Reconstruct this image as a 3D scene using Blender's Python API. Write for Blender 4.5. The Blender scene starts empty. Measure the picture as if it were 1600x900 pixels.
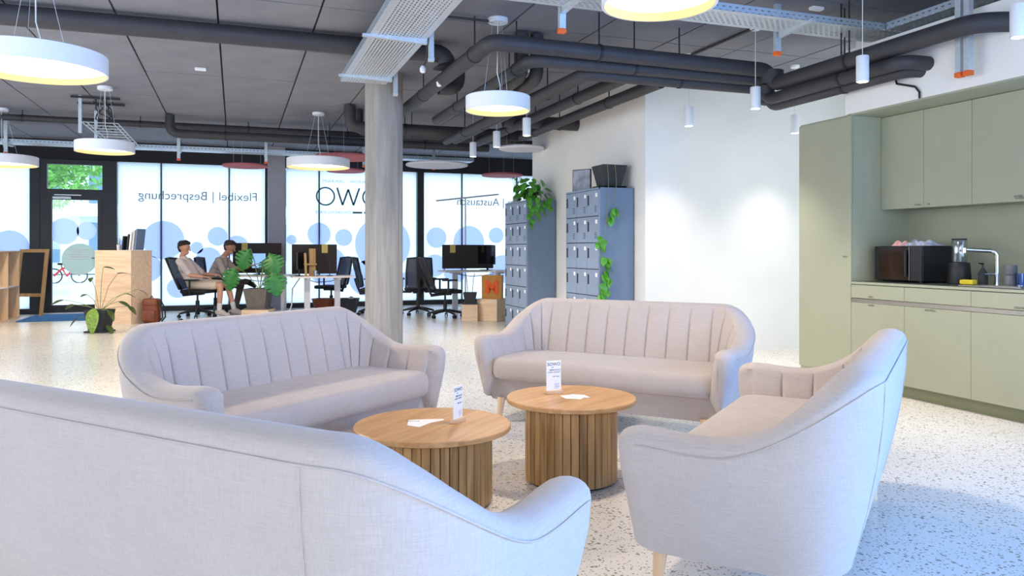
import bpy, bmesh, math, random
from mathutils import Vector, Matrix, Euler
random.seed(7)
PI = math.pi
SC = bpy.context.scene
COL = SC.collection
# ---------------------------------------------------------------- camera, light, exposure
YAW = math.radians(19.8)
SN, CS = math.sin(YAW), math.cos(YAW)
def cg(x, z):
    """plan position given as metres right of / ahead of the standing point -> building axes"""
    return (x * CS + z * SN, z * CS - x * SN)
cam = bpy.data.cameras.new('camera'); camo = bpy.data.objects.new('camera', cam); COL.objects.link(camo)
camo.location = (0, 0, 1.2); camo.rotation_euler = (PI / 2, 0, -YAW)
cam.sensor_width = 36; cam.lens = 27.0; cam.shift_y = -59 / 1600; cam.clip_start = 0.05; cam.clip_end = 300
SC.camera = camo
SC.view_settings.view_transform = 'Standard'; SC.view_settings.look = 'None'
SC.view_settings.gamma = 1; SC.view_settings.use_curve_mapping = False
SC.view_settings.exposure = 0.35
w = bpy.data.worlds.new('sky'); SC.world = w; w.use_nodes = True
bg = w.node_tree.nodes['Background']; bg.inputs[0].default_value = (0.72, 0.87, 1.0, 1); bg.inputs[1].default_value = 2.5
def area(name, loc, rot, sx, sy, power, col):
    l = bpy.data.lights.new(name, 'AREA'); l.shape = 'RECTANGLE'; l.size = sx; l.size_y = sy; l.energy = power; l.color = col
    o = bpy.data.objects.new(name, l); COL.objects.link(o); o.location = loc; o.rotation_euler = rot
    return o
# daylight entering through the glazed front behind the standing point and the glazing on the left flank
area('daylight_rear', (-1.2, -3.3, 1.75), (math.radians(90), 0, 0), 4.4, 2.6, 125, (0.72, 0.79, 1.0))
area('daylight_right', (5.76, -1.0, 1.6), (0, math.radians(90), 0), 2.5, 3.8, 500, (0.05, 0.33, 1.0))
area('daylight_flank', (-5.35, 6.0, 1.7), (0, math.radians(-90), 0), 2.4, 9.0, 120, (0.95, 0.96, 1.0))
CEIL = 3.3
# ---------------------------------------------------------------- materials
M = {}
def nt(name):
    m = bpy.data.materials.new(name); m.use_nodes = True; M[name] = m
    return m, m.node_tree, m.node_tree.nodes['Principled BSDF']
def rgb(h):
    h = h.lstrip('#'); v = [int(h[i:i + 2], 16) / 255 for i in (0, 2, 4)]
    return tuple(x / 12.92 if x <= .04045 else ((x + .055) / 1.055) ** 2.4 for x in v) + (1,)
def simple(name, col, rough=.5, metal=0, var=.06, scale=14, bump=0, bscale=120, spec=.5, coat=0):
    m, t, p = nt(name); n, l = t.nodes, t.links
    c = rgb(col) if isinstance(col, str) else tuple(col) + (1,)
    p.inputs['Roughness'].default_value = rough; p.inputs['Metallic'].default_value = metal
    p.inputs['Specular IOR Level'].default_value = spec; p.inputs['Coat Weight'].default_value = coat
    tc = n.new('ShaderNodeTexCoord'); nz = n.new('ShaderNodeTexNoise'); nz.inputs['Scale'].default_value = scale; nz.inputs['Detail'].default_value = 4
    l.new(tc.outputs['Object'], nz.inputs['Vector'])
    r = n.new('ShaderNodeValToRGB'); l.new(nz.outputs['Fac'], r.inputs['Fac'])
    r.color_ramp.elements[0].position = .3; r.color_ramp.elements[1].position = .7
    r.color_ramp.elements[0].color = tuple(x * (1 - var) for x in c[:3]) + (1,)
    r.color_ramp.elements[1].color = tuple(min(1, x * (1 + var)) for x in c[:3]) + (1,)
    l.new(r.outputs['Color'], p.inputs['Base Color'])
    if bump:
        b = n.new('ShaderNodeBump'); b.inputs['Strength'].default_value = bump; b.inputs['Distance'].default_value = .004
        n2 = n.new('ShaderNodeTexNoise'); n2.inputs['Scale'].default_value = bscale; n2.inputs['Detail'].default_value = 3
        l.new(tc.outputs['Object'], n2.inputs['Vector']); l.new(n2.outputs['Fac'], b.inputs['Height']); l.new(b.outputs['Normal'], p.inputs['Normal'])
    return m
def wood(name, c1, c2, axis='X', rough=.45, scale=3.0, randomize=False):
    m, t, p = nt(name); n, l = t.nodes, t.links
    tc = n.new('ShaderNodeTexCoord'); mp = n.new('ShaderNodeMapping'); l.new(tc.outputs['Object'], mp.inputs['Vector'])
    s = [9.0, 9.0, 9.0]; s['XYZ'.index(axis)] = .7; mp.inputs['Scale'].default_value = s
    if randomize:
        oi = n.new('ShaderNodeObjectInfo'); ml = n.new('ShaderNodeMath'); ml.operation = 'MULTIPLY'; ml.inputs[1].default_value = 40
        l.new(oi.outputs['Random'], ml.inputs[0]); l.new(ml.outputs[0], mp.inputs['Location'])
    nz = n.new('ShaderNodeTexNoise'); nz.inputs['Scale'].default_value = scale; nz.inputs['Detail'].default_value = 8; nz.inputs['Distortion'].default_value = .6
    l.new(mp.outputs[0], nz.inputs['Vector'])
    r = n.new('ShaderNodeValToRGB'); r.color_ramp.elements[0].position = .32; r.color_ramp.elements[1].position = .68
    r.color_ramp.elements[0].color = rgb(c1); r.color_ramp.elements[1].color = rgb(c2)
    l.new(nz.outputs['Fac'], r.inputs['Fac'])
    out = r.outputs['Color']
    if randomize:
        mr = n.new('ShaderNodeMapRange'); mr.inputs['To Min'].default_value = .72; mr.inputs['To Max'].default_value = 1.12; l.new(oi.outputs['Random'], mr.inputs['Value'])
        hs = n.new('ShaderNodeHueSaturation'); l.new(mr.outputs[0], hs.inputs['Value']); l.new(out, hs.inputs['Color']); out = hs.outputs['Color']
    l.new(out, p.inputs['Base Color']); p.inputs['Roughness'].default_value = rough
    b = n.new('ShaderNodeBump'); b.inputs['Strength'].default_value = .15; b.inputs['Distance'].default_value = .002
    l.new(nz.outputs['Fac'], b.inputs['Height']); l.new(b.outputs['Normal'], p.inputs['Normal'])
    return m
def fabric(name, c, rough=.9, scale=300):
    """linen weave: fine threads in two directions plus soft mottling"""
    m, t, p = nt(name); n, l = t.nodes, t.links
    tc = n.new('ShaderNodeTexCoord'); outs = []
    for sc in ((scale, scale, scale * .06), (scale * .06, scale * .06, scale), (4, 4, 4)):
        mp = n.new('ShaderNodeMapping'); mp.inputs['Scale'].default_value = sc; l.new(tc.outputs['Object'], mp.inputs['Vector'])
        nz = n.new('ShaderNodeTexNoise'); nz.inputs['Scale'].default_value = 1; nz.inputs['Detail'].default_value = 3; l.new(mp.outputs[0], nz.inputs['Vector']); outs.append(nz.outputs['Fac'])
    th = math_node(t, 'ADD', outs[0], outs[1])
    v = math_node(t, 'ADD', math_node(t, 'ADD', math_node(t, 'MULTIPLY', th, .26), math_node(t, 'MULTIPLY', outs[2], .14)), .67)
    hs = n.new('ShaderNodeHueSaturation'); hs.inputs['Color'].default_value = tuple(c) + (1,); l.new(v, hs.inputs['Value'])
    l.new(hs.outputs['Color'], p.inputs['Base Color']); p.inputs['Roughness'].default_value = rough; p.inputs['Specular IOR Level'].default_value = .2
    p.inputs['Sheen Weight'].default_value = .2
    b = n.new('ShaderNodeBump'); b.inputs['Strength'].default_value = .25; b.inputs['Distance'].default_value = .0015
    l.new(th, b.inputs['Height']); l.new(b.outputs['Normal'], p.inputs['Normal'])
    return m
def math_node(t, op, a, b=None):
    nd = t.nodes.new('ShaderNodeMath'); nd.operation = op
    for i, v in enumerate((a, b)):
        if v is None: continue
        if isinstance(v, (int, float)): nd.inputs[i].default_value = v
        else: t.links.new(v, nd.inputs[i])
    return nd.outputs[0]
def emit(name, col, st):
    m = bpy.data.materials.new(name); m.use_nodes = True; t = m.node_tree; t.nodes.clear()
    e = t.nodes.new('ShaderNodeEmission'); e.inputs[0].default_value = tuple(col) + (1,); e.inputs[1].default_value = st
    o = t.nodes.new('ShaderNodeOutputMaterial'); t.links.new(e.outputs[0], o.inputs[0]); M[name] = m
    return m
def net(name, col, op):
    m = bpy.data.materials.new(name); m.use_nodes = True; t = m.node_tree; p = t.nodes['Principled BSDF']; p.inputs['Base Color'].default_value = tuple(col) + (1,); p.inputs['Roughness'].default_value = .8
    a = t.nodes.new('ShaderNodeBsdfTransparent'); x = t.nodes.new('ShaderNodeMixShader'); x.inputs[0].default_value = op
    t.links.new(a.outputs[0], x.inputs[1]); t.links.new(p.outputs[0], x.inputs[2]); t.links.new(x.outputs[0], t.nodes['Material Output'].inputs[0]); M[name] = m
def film(name, col, diff=.12):
    m = bpy.data.materials.new(name); m.use_nodes = True; t = m.node_tree; t.nodes.clear()
    a = t.nodes.new('ShaderNodeBsdfTranslucent'); a.inputs[0].default_value = tuple(col) + (1,)
    d = t.nodes.new('ShaderNodeBsdfDiffuse'); d.inputs[0].default_value = tuple(col) + (1,)
    x = t.nodes.new('ShaderNodeMixShader'); x.inputs[0].default_value = diff
    o = t.nodes.new('ShaderNodeOutputMaterial')
    t.links.new(a.outputs[0], x.inputs[1]); t.links.new(d.outputs[0], x.inputs[2]); t.links.new(x.outputs[0], o.inputs[0]); M[name] = m
def glass(name, tint=(1, 1, 1), gloss=.08, rough=.02):
    m = bpy.data.materials.new(name); m.use_nodes = True; t = m.node_tree; t.nodes.clear()
    a = t.nodes.new('ShaderNodeBsdfTransparent'); a.inputs[0].default_value = tuple(tint) + (1,)
    g = t.nodes.new('ShaderNodeBsdfGlossy'); g.inputs['Roughness'].default_value = rough
    x = t.nodes.new('ShaderNodeMixShader'); x.inputs[0].default_value = gloss
    o = t.nodes.new('ShaderNodeOutputMaterial')
    t.links.new(a.outputs[0], x.inputs[1]); t.links.new(g.outputs[0], x.inputs[2]); t.links.new(x.outputs[0], o.inputs[0]); M[name] = m
def math_node(t, op, a, b=None):
    nd = t.nodes.new('ShaderNodeMath'); nd.operation = op
    for i, v in enumerate((a, b)):
        if v is None: continue
        if isinstance(v, (int, float)): nd.inputs[i].default_value = v
        else: t.links.new(v, nd.inputs[i])
    return nd.outputs[0]
def slotted(name, col, px, py, fx, fy):
    """galvanised sheet with punched slots (open holes), x along the tray"""
    m, t, p = nt(name); n, l = t.nodes, t.links
    p.inputs['Base Color'].default_value = rgb(col); p.inputs['Metallic'].default_value = .55; p.inputs['Roughness'].default_value = .42
    tc = n.new('ShaderNodeTexCoord'); sp = n.new('ShaderNodeSeparateXYZ'); l.new(tc.outputs['Object'], sp.inputs[0])
    ry = math_node(t, 'MULTIPLY', sp.outputs[1], 1 / py); row = math_node(t, 'FLOOR', ry)
    rx = math_node(t, 'ADD', math_node(t, 'MULTIPLY', sp.outputs[0], 1 / px), math_node(t, 'MULTIPLY', row, .5))
    a = math_node(t, 'LESS_THAN', math_node(t, 'FRACT', rx), fx); b = math_node(t, 'LESS_THAN', math_node(t, 'FRACT', ry), fy)
    k = math_node(t, 'MULTIPLY', a, b)
    tr = n.new('ShaderNodeBsdfTransparent'); mx = n.new('ShaderNodeMixShader'); l.new(k, mx.inputs[0])
    l.new(p.outputs[0], mx.inputs[1]); l.new(tr.outputs[0], mx.inputs[2]); l.new(mx.outputs[0], n['Material Output'].inputs[0])
def terrazzo():
    m, t, p = nt('terrazzo'); n, l = t.nodes, t.links
    tc = n.new('ShaderNodeTexCoord'); base = (0.82, 0.78, 0.72)
    nz = n.new('ShaderNodeTexNoise'); nz.inputs['Scale'].default_value = 1.3; nz.inputs['Detail'].default_value = 5; l.new(tc.outputs['Object'], nz.inputs['Vector'])
    r0 = n.new('ShaderNodeValToRGB'); r0.color_ramp.elements[0].color = tuple(x * .93 for x in base) + (1,); r0.color_ramp.elements[1].color = tuple(min(1, x * 1.05) for x in base) + (1,)
    l.new(nz.outputs['Fac'], r0.inputs['Fac']); cur = r0.outputs['Color']
    for sc, thr, keep in ((44, .27, .5), (85, .30, .55), (24, .17, .3)):
        wp = n.new('ShaderNodeTexNoise'); wp.inputs['Scale'].default_value = sc * .9; l.new(tc.outputs['Object'], wp.inputs['Vector'])
        mixv = n.new('ShaderNodeMixRGB'); mixv.inputs[0].default_value = .018 * 30 / sc; l.new(tc.outputs['Object'], mixv.inputs[1]); l.new(wp.outputs['Color'], mixv.inputs[2])
        v = n.new('ShaderNodeTexVoronoi'); v.inputs['Scale'].default_value = sc; l.new(mixv.outputs[0], v.inputs['Vector'])
        sp = n.new('ShaderNodeSeparateColor'); l.new(v.outputs['Color'], sp.inputs[0])
        lim = math_node(t, 'MULTIPLY', math_node(t, 'LESS_THAN', sp.outputs[0], keep), math_node(t, 'MULTIPLY', math_node(t, 'ADD', sp.outputs[1], .45), thr))
        k = math_node(t, 'LESS_THAN', v.outputs['Distance'], lim)
        rr = n.new('ShaderNodeValToRGB'); l.new(sp.outputs[2], rr.inputs['Fac']); cr = rr.color_ramp
        cr.elements[0].color = rgb('#8f8a80'); cr.elements[1].color = rgb('#c8bfae')
        e = cr.elements.new(.4); e.color = rgb('#a39a88'); e = cr.elements.new(.7); e.color = rgb('#77766f')
        mx = n.new('ShaderNodeMixRGB'); l.new(k, mx.inputs[0]); l.new(cur, mx.inputs[1]); l.new(rr.outputs[0], mx.inputs[2]); cur = mx.outputs[0]
    l.new(cur, p.inputs['Base Color']); p.inputs['Roughness'].default_value = .24; p.inputs['Specular IOR Level'].default_value = .5
terrazzo()
net('chair_net', (.02, .022, .03), .8)
simple('white_wall', '#eceae6', .85, var=.02, scale=3, bump=.15, bscale=160)
simple('ceiling_board', '#7f8089', .9, var=.10, scale=2.5, bump=.5, bscale=90)
simple('ceiling_slab', '#2a2728', .95)
wood('concrete', '#918d88', '#aaa6a0', 'Z', .85, 2.2)
simple('pilaster_paint', '#a7a5ab', .8, var=.03)
simple('black_frame', '#22262b', .5, var=.05)
simple('dark_fascia', '#26272c', .8, var=.05)
simple('pipe_black', '#37363a', .6, var=.10, scale=6)
simple('rod_dark', '#1d1d20', .6)
simple('galvanised', '#c3ccd3', .4, metal=.5, var=.08, scale=30)
slotted('tray_floor', '#cdd3d8', .055, .03, .62, .38)
slotted('tray_side', '#b5c3d0', .06, .03, .45, .3)
simple('orange_cap', '#e8641e', .5)
simple('lamp_white', '#eceef2', .5, var=.01)
simple('lamp_inner_lit', (.60,.40,.17), .6, var=.01)  # warm lamp light on the drum's inside, put into its amber base colour
emit('lamp_glow', (1.0, .93, .80), 3.2)
emit('spot_glow', (1.0, .9, .75), 14.0)
emit('screen_glow', (.30, .55, 1.0), .9)
simple('cable_white', '#e6e4e0', .5)
fabric('sofa_fabric', (.51, .437, .398))
wood('oak_top', '#b98652', '#d5a672', 'X', .38)
wood('oak_slat', '#8f6a3e', '#c89f68', 'Z', .5, randomize=True)
simple('slat_core', '#1b1713', .8)
wood('leg_wood', '#d3ad84', '#e6c7a2', 'Z', .45)
wood('ply', '#d8b48c', '#e8caa6', 'Z', .55)
wood('crate_wood', '#d9b795', '#ecd2b4', 'X', .6)
wood('frame_wood', '#a98454', '#c49f6c', 'Z', .55)
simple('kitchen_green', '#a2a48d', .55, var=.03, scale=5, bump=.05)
simple('counter_dark', '#39423f', .3, var=.1)
simple('steel', '#b9b7b4', .28, metal=1, var=.04)
simple('chrome', '#d9d9d9', .12, metal=1, var=.01)
simple('black_gloss', '#0c0d10', .08, var=.02, coat=.5)
simple('black_plastic', '#17181b', .5)
simple('black_mesh', '#1a1c22', .8, var=.15, scale=200)
simple('locker_blue', '#6b7f9a', .5, var=.04)
simple('locker_door', '#8393ab', .5, var=.03)
simple('locker_shadow', '#2a333f', .7)
simple('label_white', '#f4f4f4', .6, var=.01)
simple('desk_white', '#e6dcd4', .5, var=.02)
simple('desk_leg', '#cfcdd0', .5, var=.02)
simple('screen_brown', '#37302f', .9, var=.12, scale=60, bump=.3)
simple('tag_yellow', '#c9b566', .7)
simple('pot_dark', '#33353a', .75, var=.15, bump=.2)
simple('pot_grey', '#6a625c', .8, var=.15, bump=.3)
simple('soil', '#35271c', .95, var=.3, scale=60)
simple('leaf_monstera', '#2f7d34', .4, var=.25, scale=12)
simple('leaf_calathea', '#42561f', .45, var=.3, scale=16)
simple('leaf_variegated', '#7d9a35', .45, var=.45, scale=45)
simple('leaf_pothos', '#4f9a2e', .4, var=.3, scale=20)
simple('stem_green', '#7b8a4a', .6)
simple('mat_blue', '#2f6fae', .95, var=.12, scale=90, bump=.4)
simple('leather_brown', '#7a3d22', .5, var=.2)
simple('paper', '#f5f3f0', .7, var=.01)
simple('print_dark', '#26303a', .7)
simple('print_teal', '#2f6474', .7)
simple('print_grey', '#8b98a6', .7)
simple('kraft', '#b5803f', .8, var=.08)
simple('print_orange', '#e2571e', .7)
simple('skin', '#d09a80', .55, var=.05)
simple('skin_tan', '#b9826a', .55, var=.05)
simple('hair_dark', '#2c211c', .7, var=.3, scale=60)
simple('hair_brown', '#3f342c', .7, var=.3, scale=60)
simple('shirt_pale', '#d9cbc8', .9, var=.06, bump=.2, bscale=60)
simple('shirt_grey', '#b9aca4', .9, var=.06, bump=.2, bscale=60)
simple('shorts_beige', '#d6c5b2', .9, var=.05)
simple('trousers_grey', '#5c514c', .9, var=.08)
simple('sock_white', '#e4e0e0', .9)
simple('shoe_black', '#1b1b1e', .6)
simple('shoe_pale', '#c9bdb5', .7)
simple('disc_red', '#b8676b', .9, var=.05)
simple('disc_white', '#dcdce2', .9, var=.03)
simple('yellow_sponge', '#d9c02c', .9, var=.1, bump=.5)
simple('cloth_pink', '#d6a3a0', .9); simple('cloth_grey', '#8d93a8', .9, var=.4, scale=40)
simple('cup_grey', '#6d7072', .35, var=.2, scale=40)
glass('clear_glass', (.97, 1, 1), .06)
glass('blue_glass', (.25, .55, .85), .12)
glass('jug_glass', (.8, .84, .86), .22, .08)
film('frosted', (.90, .95, 1.0))
film('film_circle', (.73, .77, .95))
film('film_circle_door', (.66, .70, .66), .2)
simple('street', '#c9ccd0', .9, var=.1, scale=2)
simple('facade', '#dfe6ee', .9, var=.04, scale=1)
simple('far_glass', '#6f90b0', .3)
simple('leaf_tree', '#86c765', .6, var=.4, scale=3)
simple('bark', '#5a4a3a', .9)
simple('red_paint', '#c8283a', .4); simple('tyre', '#1c1c1e', .8)
simple('photo_print', '#8f96a4', .5, var=.5, scale=9)
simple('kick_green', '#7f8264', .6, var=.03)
# ---------------------------------------------------------------- mesh helpers
class MB:
    def __init__(s): s.v = []; s.f = []; s.mi = []; s.cur = 0
    def add(s, vs, fs):
        b = len(s.v); s.v += [tuple(v) for v in vs]; s.f += [tuple(b + i for i in q) for q in fs]; s.mi += [s.cur] * len(fs)
        return s
    def box(s, x0, x1, y0, y1, z0, z1):
        return s.add([(x0, y0, z0), (x1, y0, z0), (x1, y1, z0), (x0, y1, z0), (x0, y0, z1), (x1, y0, z1), (x1, y1, z1), (x0, y1, z1)],
                     [(3, 2, 1, 0), (4, 5, 6, 7), (0, 1, 5, 4), (1, 2, 6, 5), (2, 3, 7, 6), (3, 0, 4, 7)])
    def rbox(s, x0, x1, y0, y1, z0, z1, r=.01, seg=3):
        bm = bmesh.new(); bmesh.ops.create_cube(bm, size=1)
        for v in bm.verts: v.co = Vector(((x0 + x1) / 2 + v.co.x * (x1 - x0), (y0 + y1) / 2 + v.co.y * (y1 - y0), (z0 + z1) / 2 + v.co.z * (z1 - z0)))
        bmesh.ops.bevel(bm, geom=bm.edges[:], offset=r, segments=seg, profile=.5, affect='EDGES')
        bm.verts.index_update(); s.add([v.co for v in bm.verts], [[v.index for v in f.verts] for f in bm.faces]); bm.free()
        return s
    def tube(s, pts, r, n=10, cap=True, radii=None):
        pts = [Vector(p) for p in pts]; rings = []; up = None
        for i, p in enumerate(pts):
            d = (pts[min(i + 1, len(pts) - 1)] - pts[max(i - 1, 0)]).normalized()
            if up is None:
                up = Vector((0, 0, 1)) if abs(d.z) < .9 else Vector((1, 0, 0))
            x = d.cross(up)
            if x.length < 1e-4: x = d.cross(Vector((.3, 1, .2)))
            x.normalize(); y = x.cross(d).normalized(); up = y
            k = 1.0
            if 0 < i < len(pts) - 1:
                a = (p - pts[i - 1]).normalized(); b = (pts[i + 1] - p).normalized(); k = 1 / max(.6, math.cos(a.angle(b, 0) / 2))
            rr = (radii[i] if radii else r)
            rings.append([p + (x * math.cos(2 * PI * j / n) + y * math.sin(2 * PI * j / n)) * rr * (k if not radii else 1) for j in range(n)])
        vs = [v for q in rings for v in q]; fs = []
        for i in range(len(pts) - 1):
            for j in range(n): fs.append((i * n + j, i * n + (j + 1) % n, (i + 1) * n + (j + 1) % n, (i + 1) * n + j))
        if cap: fs.append(tuple(range(n))[::-1]); fs.append(tuple((len(pts) - 1) * n + j for j in range(n)))
        return s.add(vs, fs)
    def lathe(s, prof, n=32, c=(0, 0, 0), cap=True):
        vs = []; fs = []
        for (r, z) in prof:
            for j in range(n): vs.append((c[0] + r * math.cos(2 * PI * j / n), c[1] + r * math.sin(2 * PI * j / n), c[2] + z))
        for i in range(len(prof) - 1):
            for j in range(n): fs.append((i * n + j, i * n + (j + 1) % n, (i + 1) * n + (j + 1) % n, (i + 1) * n + j))
        if cap and prof[0][0] > 1e-5: fs.append(tuple(range(n))[::-1])
        if cap and prof[-1][0] > 1e-5: fs.append(tuple((len(prof) - 1) * n + j for j in range(n)))
        return s.add(vs, fs)
    def prism(s, poly, z0, z1, axis='Z'):
        n = len(poly)
        def P(a, b, h): return {'Z': (a, b, h), 'Y': (a, h, b), 'X': (h, a, b)}[axis]
        vs = [P(a, b, z0) for a, b in poly] + [P(a, b, z1) for a, b in poly]
        fs = [tuple(range(n))[::-1], tuple(range(n, 2 * n))] + [(i, (i + 1) % n, n + (i + 1) % n, n + i) for i in range(n)]
        return s.add(vs, fs)
    def ball(s, c, rx, ry=None, rz=None, nu=12, nv=8):
        ry = ry or rx; rz = rz or rx; prof = []
        vs = []; fs = []
        for i in range(nv + 1):
            a = -PI / 2 + PI * i / nv
            for j in range(nu): vs.append((c[0] + rx * math.cos(a) * math.cos(2 * PI * j / nu), c[1] + ry * math.cos(a) * math.sin(2 * PI * j / nu), c[2] + rz * math.sin(a)))
        for i in range(nv):
            for j in range(nu): fs.append((i * nu + j, i * nu + (j + 1) % nu, (i + 1) * nu + (j + 1) % nu, (i + 1) * nu + j))
        return s.add(vs, fs)
    def mesh(s, name, mats, smooth=None):
        me = bpy.data.meshes.new(name); me.from_pydata(s.v, [], s.f)
        for m in (mats if isinstance(mats, (list, tuple)) else [mats]): me.materials.append(M[m])
        if max(s.mi, default=0): me.polygons.foreach_set('material_index', s.mi)
        bm = bmesh.new(); bm.from_mesh(me); bmesh.ops.remove_doubles(bm, verts=bm.verts[:], dist=1e-6); bmesh.ops.recalc_face_normals(bm, faces=bm.faces[:]); bm.to_mesh(me); bm.free()
        if smooth is not None:
            me.shade_smooth(); me.set_sharp_from_angle(angle=math.radians(smooth))
        return me
    def obj(s, name, mats, parent=None, smooth=None, loc=None, rot=None):
        return ob(name, s.mesh(name, mats, smooth), parent, loc, rot)
def ob(name, me, parent=None, loc=None, rot=None):
    o = bpy.data.objects.new(name, me); COL.objects.link(o)
    if parent: o.parent = parent
    if loc: o.location = loc
    if rot: o.rotation_euler = rot
    return o
def tag(o, label, cat, group=None):
    o['label'] = label; o['category'] = cat
    if group: o['group'] = group
    return o
def thing(name, label, cat, loc=(0, 0, 0), rz=0, group=None):
    o = bpy.data.objects.new(name, None); COL.objects.link(o); o.location = loc; o.rotation_euler = (0, 0, rz); o.empty_display_size = .1
    return tag(o, label, cat, group)
def struct(o): o['kind'] = 'structure'; return o
def sthing(name, loc=(0, 0, 0)):
    o = bpy.data.objects.new(name, None); COL.objects.link(o); o.location = loc; o['kind'] = 'structure'
    return o
def copy_tree(o, parent=None):
    c = o.copy(); COL.objects.link(c); c.parent = parent
    for ch in list(o.children): copy_tree(ch, c)
    return c
def text(name, body, size, mat, parent, loc, rot, align='CENTER', ext=.0008, bold=0):
    cu = bpy.data.curves.new(name, 'FONT'); cu.body = body; cu.size = size; cu.align_x = align; cu.align_y = 'CENTER'; cu.extrude = ext; cu.offset = bold; cu.resolution_u = 3
    t = bpy.data.objects.new(name, cu); COL.objects.link(t); bpy.context.view_layer.update()
    me = bpy.data.meshes.new_from_object(t.evaluated_get(bpy.context.evaluated_depsgraph_get())); bpy.data.objects.remove(t); bpy.data.curves.remove(cu)
    me.materials.clear(); me.materials.append(M[mat])
    return ob(name, me, parent, loc, rot)
# ---------------------------------------------------------------- the room shell
XL, XR, YB, YF = -5.5, 7.5, -3.4, 16.6        # left wall, far right, rear, window front
struct(MB().box(XL, XR, YB, YF + .1, -.12, 0).obj('floor', 'terrazzo'))
# ceiling: dark slab with wood-wool boards below it, each board its own piece
cl = struct(MB().box(XL, XR, YB, YF + .1, CEIL + .03, CEIL + .25).obj('ceiling', 'ceiling_slab'))
xs = [-.14 + .85 * k for k in range(-6, 9)]; ys = [8.36 + 1.57 * k for k in range(-5, 6)]
pw, pl = .85 - .018, 1.57 - .016
pm = MB().box(0, pw, 0, pl, 0, .035).mesh('ceiling_panel', 'ceiling_board')
for x in xs:
    for y in ys:
        if x + pw < XL + .85 or x > 7.3 or y > YF: continue
        o = ob('ceiling_panel', pm, cl, (x, y, CEIL + random.uniform(-.002, .002)))
        if y + pl > YF: o.scale.y = (YF - y) / pl
        if x + pw > XR: o.scale.x = (XR - x) / pw
wl = struct(MB().box(XL - .15, XL, YB, YF, 0, .5).box(XL - .15, XL, YB, 1.4, .5, 3.33).box(XL - .15, XL, 10.6, YF, .5, 3.33).box(XL - .15, XL, 1.4, 10.6, 2.95, 3.33).obj('wall_left', 'white_wall'))
wr_ = struct(MB().box(XL, -3.4, YB - .15, YB, 0, 3.33).box(5.8, XR, YB - .15, YB, 0, 3.33).box(-3.4, 5.8, YB - .15, YB, 0, .3).box(-3.4, 5.8, YB - .15, YB, 3.1, 3.33).obj('wall_rear', 'white_wall'))
struct(MB().box(4.36, XR, 7.66, 11.17, 0, CEIL + .02).obj('wall_right', 'white_wall'))
struct(MB().box(XR, XR + .15, 6.0, YF, 0, CEIL + .02).obj('wall_far_right', 'white_wall'))
# kitchen back wall and the plaster bulkhead over the cabinets
struct(MB().box(5.80, 5.95, 1.0, 6.02, 0, CEIL + .02).box(5.80, 5.95, YB, -3.0, 0, CEIL + .02).box(5.80, 5.95, -3.0, 1.0, 0, .3).box(5.80, 5.95, -3.0, 1.0, 2.9, CEIL + .02).obj('wall_kitchen', 'white_wall'))
struct(MB().box(5.10, 5.80, 1.6, 5.42, 2.402, 2.97).obj('trim_1', 'white_wall'))
# window front: dark fascia above, dark sill below
struct(MB().box(XL, XR, YF, YF + .18, 2.92, 3.33).obj('wall_window_front', 'dark_fascia'))
struct(MB().box(XL, -3.52, YF - .02, YF + .1, 0, .10).box(-2.22, XR, YF - .02, YF + .1, 0, .10).obj('trim_2', 'black_frame'))
struct(MB().box(.62, .95, 16.25, 16.56, 0, CEIL).obj('trim_3', 'pilaster_paint'))
# ---------------------------------------------------------------- glazing
def window(n, bounds, posts, circles):
    w_ = sthing('window_%d' % n, (0, YF, 0))
    for a, b in zip(bounds[:-1], bounds[1:]):
        MB().box(a + .012, b - .012, .03, .042, .10, 2.92).obj('pane', 'frosted', w_)
    for b in bounds[1:-1]: MB().box(b - .012, b + .012, .0, .06, .10, 2.92).obj('mullion', 'black_frame', w_)
    for a, b in posts: MB().box(a, b, -.05, .09, 0, 2.92).obj('window_post', 'black_frame', w_)
    for (x, z, r) in circles:
        MB().prism([(x + r * math.cos(2 * PI * k / 40), z + r * math.sin(2 * PI * k / 40)) for k in range(40)], .018, .0195, 'Y').obj('film_circle', 'film_circle', w_)
    return w_
window(1, [-5.5, -4.6, -3.62], [(-3.62, -3.46)], [(-3.96, 1.24, .33), (-4.7, .9, .4)])
win2 = window(2, [-2.16, -1.38, -.12, .57], [(-2.29, -2.16), (.57, .62)],
              [(-1.34, 1.40, .38), (-1.62, .84, .26), (-2.03, 1.30, .11), (-.34, 1.48, .19), (.03, 1.28, .22), (-.51, 1.02, .24), (-.73, 1.25, .12), (-.1, .80, .13), (.40, .86, .15), (-1.08, .45, .2)])
win3 = window(3, [.98, 1.66, 2.72, 3.76], [(.95, .98), (3.76, 3.90)],
              [(1.66, 1.54, .24), (2.17, 1.47, .18), (3.01, 1.33, .6), (1.83, .87, .41), (2.66, .6, .38), (1.32, 1.12, .16), (1.1, 1.42, .1), (3.55, .55, .18)])
win4 = window(4, [3.90, 4.785, 6.10, 7.5], [], [(4.2, 1.48, .23), (4.95, 1.39, .36), (5.6, 1.54, .18), (4.16, .86, .25), (4.62, .72, .26), (5.75, .77, .32), (6.4, 1.3, .3)])
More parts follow.
